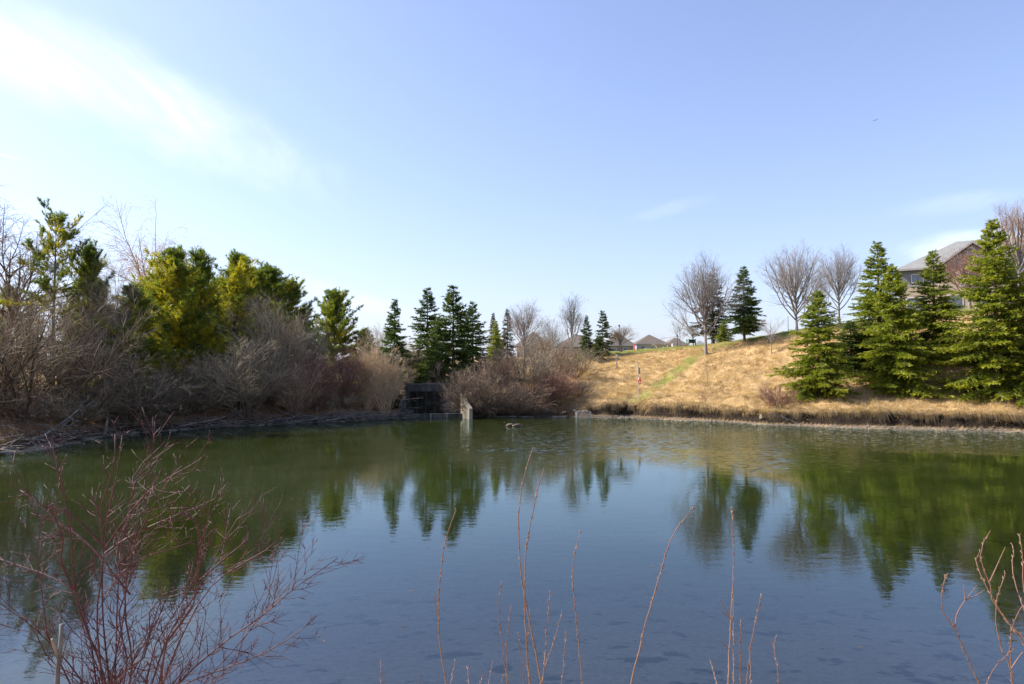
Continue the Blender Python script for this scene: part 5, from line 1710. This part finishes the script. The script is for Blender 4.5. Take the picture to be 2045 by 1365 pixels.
def build_dogwood():
    rng = np.random.default_rng(909)
    Xr, Yr = -2.75, 4.7
    zr = gz(Xr, Yr)
    root = empty('dogwood_shrub', (Xr, Yr, zr))
    tag(root, 'red-stemmed leafless dogwood growing on the near bank', 'shrub')
    O = np.array([Xr, Yr, zr])
    c = 2.703
    T = lambda L: [(x / c, y / c + 860) for x, y in L]
    main = [([(590, 1365), (555, 1000), (555, 700), (590, 430), (640, 180), (660, 20)], .0, .1),
            ([(560, 1320), (410, 900), (380, 520), (330, 270), (285, 90)], -.3, -.5),
            ([(620, 1365), (635, 900), (645, 700), (700, 420), (760, 200), (890, 60)], .3, .5),
            ([(790, 1365), (850, 1130), (960, 960), (1080, 720), (1130, 420), (1160, 290)], .1, .3),
            ([(700, 1365), (715, 1230), (680, 1040), (700, 700), (750, 560), (870, 330), (930, 240)], -.2, -.4),
            ([(820, 1365), (940, 1050), (1050, 900), (1110, 780), (1230, 560), (1310, 440), (1350, 410)], .3, .5),
            ([(960, 1365), (1200, 1150), (1450, 970), (1600, 840), (1720, 760), (1825, 685)], .0, .4),
            ([(1100, 1365), (1290, 1150), (1420, 990), (1540, 860), (1650, 700), (1700, 640)], .4, .7),
            ([(1000, 1365), (1250, 1270), (1480, 1170), (1620, 1080), (1710, 1000)], -.1, .1),
            ([(450, 1365), (340, 1220), (200, 1080), (0, 930), (-120, 850)], .1, .2),
            ([(520, 1365), (470, 1050), (400, 870), (280, 790), (130, 735), (-40, 680)], .3, .5),
            ([(880, 1365), (1010, 1050), (1150, 830), (1300, 720), (1440, 640), (1520, 570)], -.2, .0),
            ([(860, 1365), (900, 1150), (1040, 950), (1080, 700), (1085, 560), (1030, 440), (980, 400)], -.4, -.5),
            ([(380, 1365), (260, 1120), (230, 900), (200, 700), (220, 520), (230, 450)], -.2, -.3),
            ([(1130, 1365), (1270, 1260), (1300, 1150), (1400, 1000), (1450, 880), (1500, 640), (1480, 620)], .6, .8),
            ([(640, 1365), (760, 1180), (860, 1000), (900, 900), (1010, 870), (1180, 780), (1400, 650)], .2, .4)]
    side = [([(555, 670), (620, 620), (750, 545), (940, 460), (1040, 420), (1195, 350)], .0, .2), ([(560, 645), (660, 500), (790, 340), (930, 240), (1030, 185), (1115, 125)], .0, -.2),
            ([(555, 690), (440, 580), (300, 480), (190, 380), (110, 320)], .0, .2), ([(555, 620), (480, 540), (370, 440), (220, 400), (180, 340)], .0, -.3),
            ([(400, 860), (330, 700), (340, 600), (300, 480), (270, 420)], -.3, -.4), ([(640, 780), (760, 690), (920, 640), (1060, 590)], .3, .5),
            ([(1080, 720), (1060, 520), (1010, 440)], .2, .1), ([(1110, 780), (1200, 700), (1310, 610), (1340, 590)], .3, .5), ([(700, 880), (620, 780), (560, 700)], -.3, -.5)]
    stems = Geo()
    polys = []
    extra = [([(x + rng.normal(0, 34) - 10, y + rng.normal(0, 22)) for x, y in L], a + rng.uniform(-.5, .5), b + rng.uniform(-.5, .5)) for L, a, b in main if max(x for x, y in L) < 1500][::2]
    for k, (L, a, b) in enumerate(main + extra):
        Lp = T(L)
        e = rng.uniform(-.18, .18, 2)
        r = O + np.array([(Lp[0][0] / 1365 - .2) * .9 + e[0], .1 + e[1], -.1 - 0.0])
        r[2] = gz(r[0], r[1]) - .08
        P = smooth_line(stem3d(Lp, 4.8 + a * .6, 4.8 + b, r), 22)
        rad = np.interp(np.arange(22), [0, 6, 21], [.0102, .0080, .0024]) * rng.uniform(.7, 1.1)
        polys.append((P, rad))
        stems.add(np.zeros((0, 3)), [])
        g0 = len(stems.v)
        tubes(stems, (P - O)[None], rad[None], 7)
        stems.t[-1] = np.repeat(np.interp(np.arange(22), [0, 5, 10, 21], [.85, .55, .1, 0]), 7) * rng.uniform(.3, 1.2)
    for L, a, b in side:
        P = smooth_line(stem3d(T(L), 4.8 + a * .6, 4.8 + b), 16)
        rad = np.linspace(.0068, .0024, 16)
        polys.append((P, rad))
        tubes(stems, (P - O)[None], rad[None], 6)
    stems.t = [np.clip(t, 0, 1) for t in stems.t]
    stems.build('stems', M['dogwood'], root, True)
    # opposite pairs of side twigs, then buds and finer twigs
    tw = Geo()
    S, D, L, R = [], [], [], []
    for P, rad in polys:
        n = len(P)
        tot = np.linalg.norm(np.diff(P, axis=0), axis=1).sum()
        nn = int(tot / .085)
        for u in (np.arange(nn) + .5) / nn:
            if u < .22:
                continue
            i = min(int(u * (n - 1)), n - 2)
            p = P[i] + (P[i + 1] - P[i]) * (u * (n - 1) - i)
            if p[2] < CAM_H - .52 * p[1]:
                continue
            t = norm(P[i + 1] - P[i])
            q = rng.normal(0, 1, 3); q[1] *= .6
            q = norm(q - q @ t * t)
            for s in (-1, 1):
                if rng.random() < .62:
                    a = math.radians(rng.uniform(30, 58))
                    S.append(p); D.append(t * math.cos(a) + s * q * math.sin(a)); L.append(rng.gamma(2.2, .085) * (1.25 - u * .7) + .03); R.append(rad[i])
    S, D, L, R = map(np.array, (S, D, L, R))
    P1 = grow(rng, S, D, L, 5, .07, .09)
    R1 = np.clip(R * .55, .0020, .0046)[:, None] * np.linspace(1, .55, 6)[None]
    tubes(tw, P1 - O, R1, 5)
    p2, t2, r2, i2, u2 = sample(rng, P1, R1, rng.poisson(L / .055), .25, 1.0)
    d2 = splay(rng, t2, np.radians(rng.uniform(28, 60, len(p2))))
    L2 = L[i2] * rng.uniform(.15, .5, len(p2)) + .015
    P2 = grow(rng, p2, d2, L2, 3, .08, .09)
    tubes(tw, P2 - O, np.full((len(P2), 4), .0019) * np.array([[1, .9, .8, .6]]), 4)
    tw.build('twigs', M['dogwood'], root, True)


build_dogwood()


def build_shoots():
    rng = np.random.default_rng(77)
    c = 2.703
    A = lambda L: [(700 + x / c, 860 + y / c) for x, y in L]
    B = lambda L: [(1345 + x / c, 860 + y / c) for x, y in L]
    groups = [
        ('slim shoot with one short side twig beside the dogwood', 4.6, [A([(515, 1365), (490, 1200), (475, 1000), (485, 780), (510, 600), (568, 430)])], [A([(472, 1000), (460, 940), (450, 880)])]),
        ('tall crossing shoots, highest of the shoots on the near bank', 4.5, [A([(1030, 1365), (985, 1120), (940, 900), (910, 650), (908, 450), (940, 230), (988, 85)]), A([(965, 1365), (945, 1080), (938, 880), (955, 600), (1000, 360), (1045, 200)]),
                                                                     A([(1030, 1365), (1045, 1290), (1100, 1130), (1142, 968)]), A([(1036, 1365), (1050, 1200), (1062, 1050), (1080, 870)]), A([(935, 1365), (922, 1240), (909, 1090)]), A([(962, 1365), (955, 1150), (968, 960)])], []),
        ('pair of leaning short shoots next to the tall crossing shoots', 4.7, [A([(845, 1365), (820, 1170), (800, 950), (814, 808)]), A([(850, 1365), (845, 1180), (866, 945)]), A([(810, 1365), (822, 1310)])], []),
        ('single bent shoot between the tall crossing shoots and the long arching one', 4.4, [A([(1250, 1365), (1235, 1180), (1212, 960), (1197, 750), (1215, 640), (1245, 533)])], []),
        ('long pale shoot arching away from the other shoots', 4.3, [A([(1515, 1365), (1580, 1100), (1650, 830), (1710, 640), (1770, 510), (1853, 416)])], []),
        ('short upright shoot close to the single bent shoot', 4.8, [A([(1143, 1365), (1155, 1220), (1164, 1075)])], []),
        ('bundle of straight shoots with thin dark side twigs', 4.5, [B([(298, 1365), (302, 1180), (312, 950), (322, 700), (315, 405)]), B([(327, 1365), (326, 1100), (321, 885)]), B([(365, 1365), (359, 1180), (365, 1015)]),
                                                                     B([(395, 1365), (420, 1150), (450, 1000), (477, 878)]), B([(420, 1365), (412, 1230)]), B([(236, 1365), (195, 1232)])],
         [B([(303, 1010), (275, 955), (245, 905)]), B([(327, 1030), (290, 1000), (248, 972)]), B([(300, 1178), (270, 1150), (238, 1128)])]),
        ('low forked shoot beside the bundle of straight shoots', 4.6, [B([(572, 1365), (552, 1230), (538, 1165), (556, 1105)])], [B([(538, 1165), (533, 1140)])]),
        ('small shoots among the foot of the near bank between dogwood and slim shoot', 4.9, [A([(165, 1365), (162, 1228)]), A([(370, 1365), (371, 1308)]), A([(178, 1365), (182, 1320)])], []),
        ('three little shoots between the slim shoot and the leaning pair', 4.8, [A([(540, 1365), (568, 1232)]), A([(640, 1365), (631, 1262)]), A([(743, 1365), (772, 1232)]), A([(700, 1365), (727, 1308)])], []),
        ('branching pale shrub with curled twig ends on the near bank', 4.2, [B([(1645, 1365), (1570, 1190), (1520, 1070), (1462, 990), (1448, 900), (1472, 775)]), B([(1830, 1365), (1825, 1290), (1765, 1160), (1738, 960), (1760, 860), (1792, 768)]),
                                                                     B([(1690, 1365), (1755, 1250), (1842, 1172)]), B([(1832, 1365), (1818, 1190), (1822, 1080), (1860, 990), (1905, 915)]), B([(1950, 1300), (1890, 1150), (1790, 1010), (1722, 930), (1718, 850), (1672, 740), (1660, 650), (1712, 538)]),
                                                                     B([(1990, 1330), (1900, 1130), (1800, 1030), (1715, 890), (1650, 760), (1636, 700), (1655, 650)]), B([(1950, 1100), (1890, 950), (1845, 830), (1832, 700), (1838, 650), (1826, 608)]), B([(1960, 1000), (1890, 860), (1888, 740), (1866, 560)])],
         [B([(1520, 1070), (1530, 990), (1575, 915), (1640, 835)]), B([(1575, 915), (1630, 890), (1682, 856)]), B([(1575, 915), (1570, 870), (1566, 832)]), B([(1708, 812), (1745, 730), (1792, 625)]), B([(1825, 1280), (1890, 1190), (1940, 1150)]), B([(1520, 1060), (1500, 1020)])]),
    ]
    for lab, Y, mains, sides in groups:
        x0 = np.mean([m[0][0] for m in mains])
        Xr = (x0 - CX) / F * Y
        Yr = Y - .15
        zr = gz(Xr, Yr)
        O = np.array([Xr, Yr, zr])
        root = empty('young_shoots', tuple(O))
        tag(root, lab, 'shoots', 'young shoots on the near bank')
        for m in mains:
            s = rng.uniform(-.12, .12)
            bx = (m[0][0] - CX) / F * Y
            r = np.array([Xr + (bx - Xr) * .55, Yr + s, 0]); r[2] = gz(r[0], r[1]) - .05
            P = smooth_line(stem3d(m, Y + s, Y + s + rng.uniform(-.2, .3), r), 30)
            # slight kinks at the buds
            P[4:-1] += rng.normal(0, .0022, P[4:-1].shape)
            ln = np.linalg.norm(np.diff(P, axis=0), axis=1).sum()
            rad = np.linspace(.0072, .0021, 30) * np.clip(ln / 2.2, .62, 1.15)
            g = Geo()
            tubes(g, (P - O)[None], rad[None], 7)
            g.t[-1] = np.repeat(np.clip(np.linspace(-.4, 1.1, 30) + rng.normal(0, .1, 30), 0, 1) * .8, 7)
            # buds
            bp, bt, br_, _, _ = sample(rng, P[None], rad[None], np.array([int(ln / .05)]), .3, 1.0)
            bd = norm(bt + splay(rng, bt, np.full(len(bt), 1.2)) * .7)
            tubes(g, np.stack([bp, bp + bd * .010, bp + bd * .022], 1) - O, np.array([[.0026, .0034, .0008]]) * np.ones((len(bp), 1)), 5, .5)
            g.build('shoot', M['shoot'], root, True)
        for m in sides:
            P = smooth_line(stem3d(m, Y, Y), 12)
            g = Geo()
            tubes(g, (P - O)[None], np.linspace(.0036, .0016, 12)[None], 6, .6)
            g.build('side_twig', M['shoot'], root, True)


build_shoots()


def build_dead_stem():
    c = 2.703
    L = [(115, 1365), (116, 1320), (121, 1290), (123, 1246)]
    r = np.array([-2.95, 4.3, gz(-2.95, 4.3) - .05])
    P = smooth_line(stem3d(L, 4.4, 4.4, r), 14)
    g = Geo(); g.tube(P - r, np.linspace(.022, .012, 14), 9)
    root = empty('dead_stem', tuple(r))
    tag(root, 'broken grey dead stem standing among the red dogwood stems', 'stem')
    g.build('stem', M['driftwood'], root, True)
    g = Geo(); P2 = smooth_line(stem3d([(117, 1312), (108, 1290), (104, 1276)], 4.4, 4.35), 6); g.tube(P2 - r, np.linspace(.012, .008, 6), 7)
    g.build('stub', M['driftwood'], root, True)


build_dead_stem()


def build_debris():
    rng = np.random.default_rng(88)
    n = 90
    x, y = rng.uniform(-16, 22, n), 12 + 40 * rng.random(n) ** 1.6
    a = rng.uniform(0, 6.28, n)
    L, W = rng.uniform(.02, .07, n), rng.uniform(.008, .025, n)
    c, sn = np.cos(a), np.sin(a)
    V = np.stack([np.stack([x + u * c * L - v * sn * W, y + u * sn * L + v * c * W, np.full(n, .006) + .004 * abs(u)], 1) for u, v in ((-1, 0), (0, -1), (1, 0), (0, 1))], 1)
    g = Geo()
    g.add(V.reshape(-1, 3), [np.arange(n * 4).reshape(-1, 4)])
    tag(g.build('floating_debris', M['litter']), 'scattered dead leaf bits floating on the pond', 'debris', kind='stuff')


build_debris()
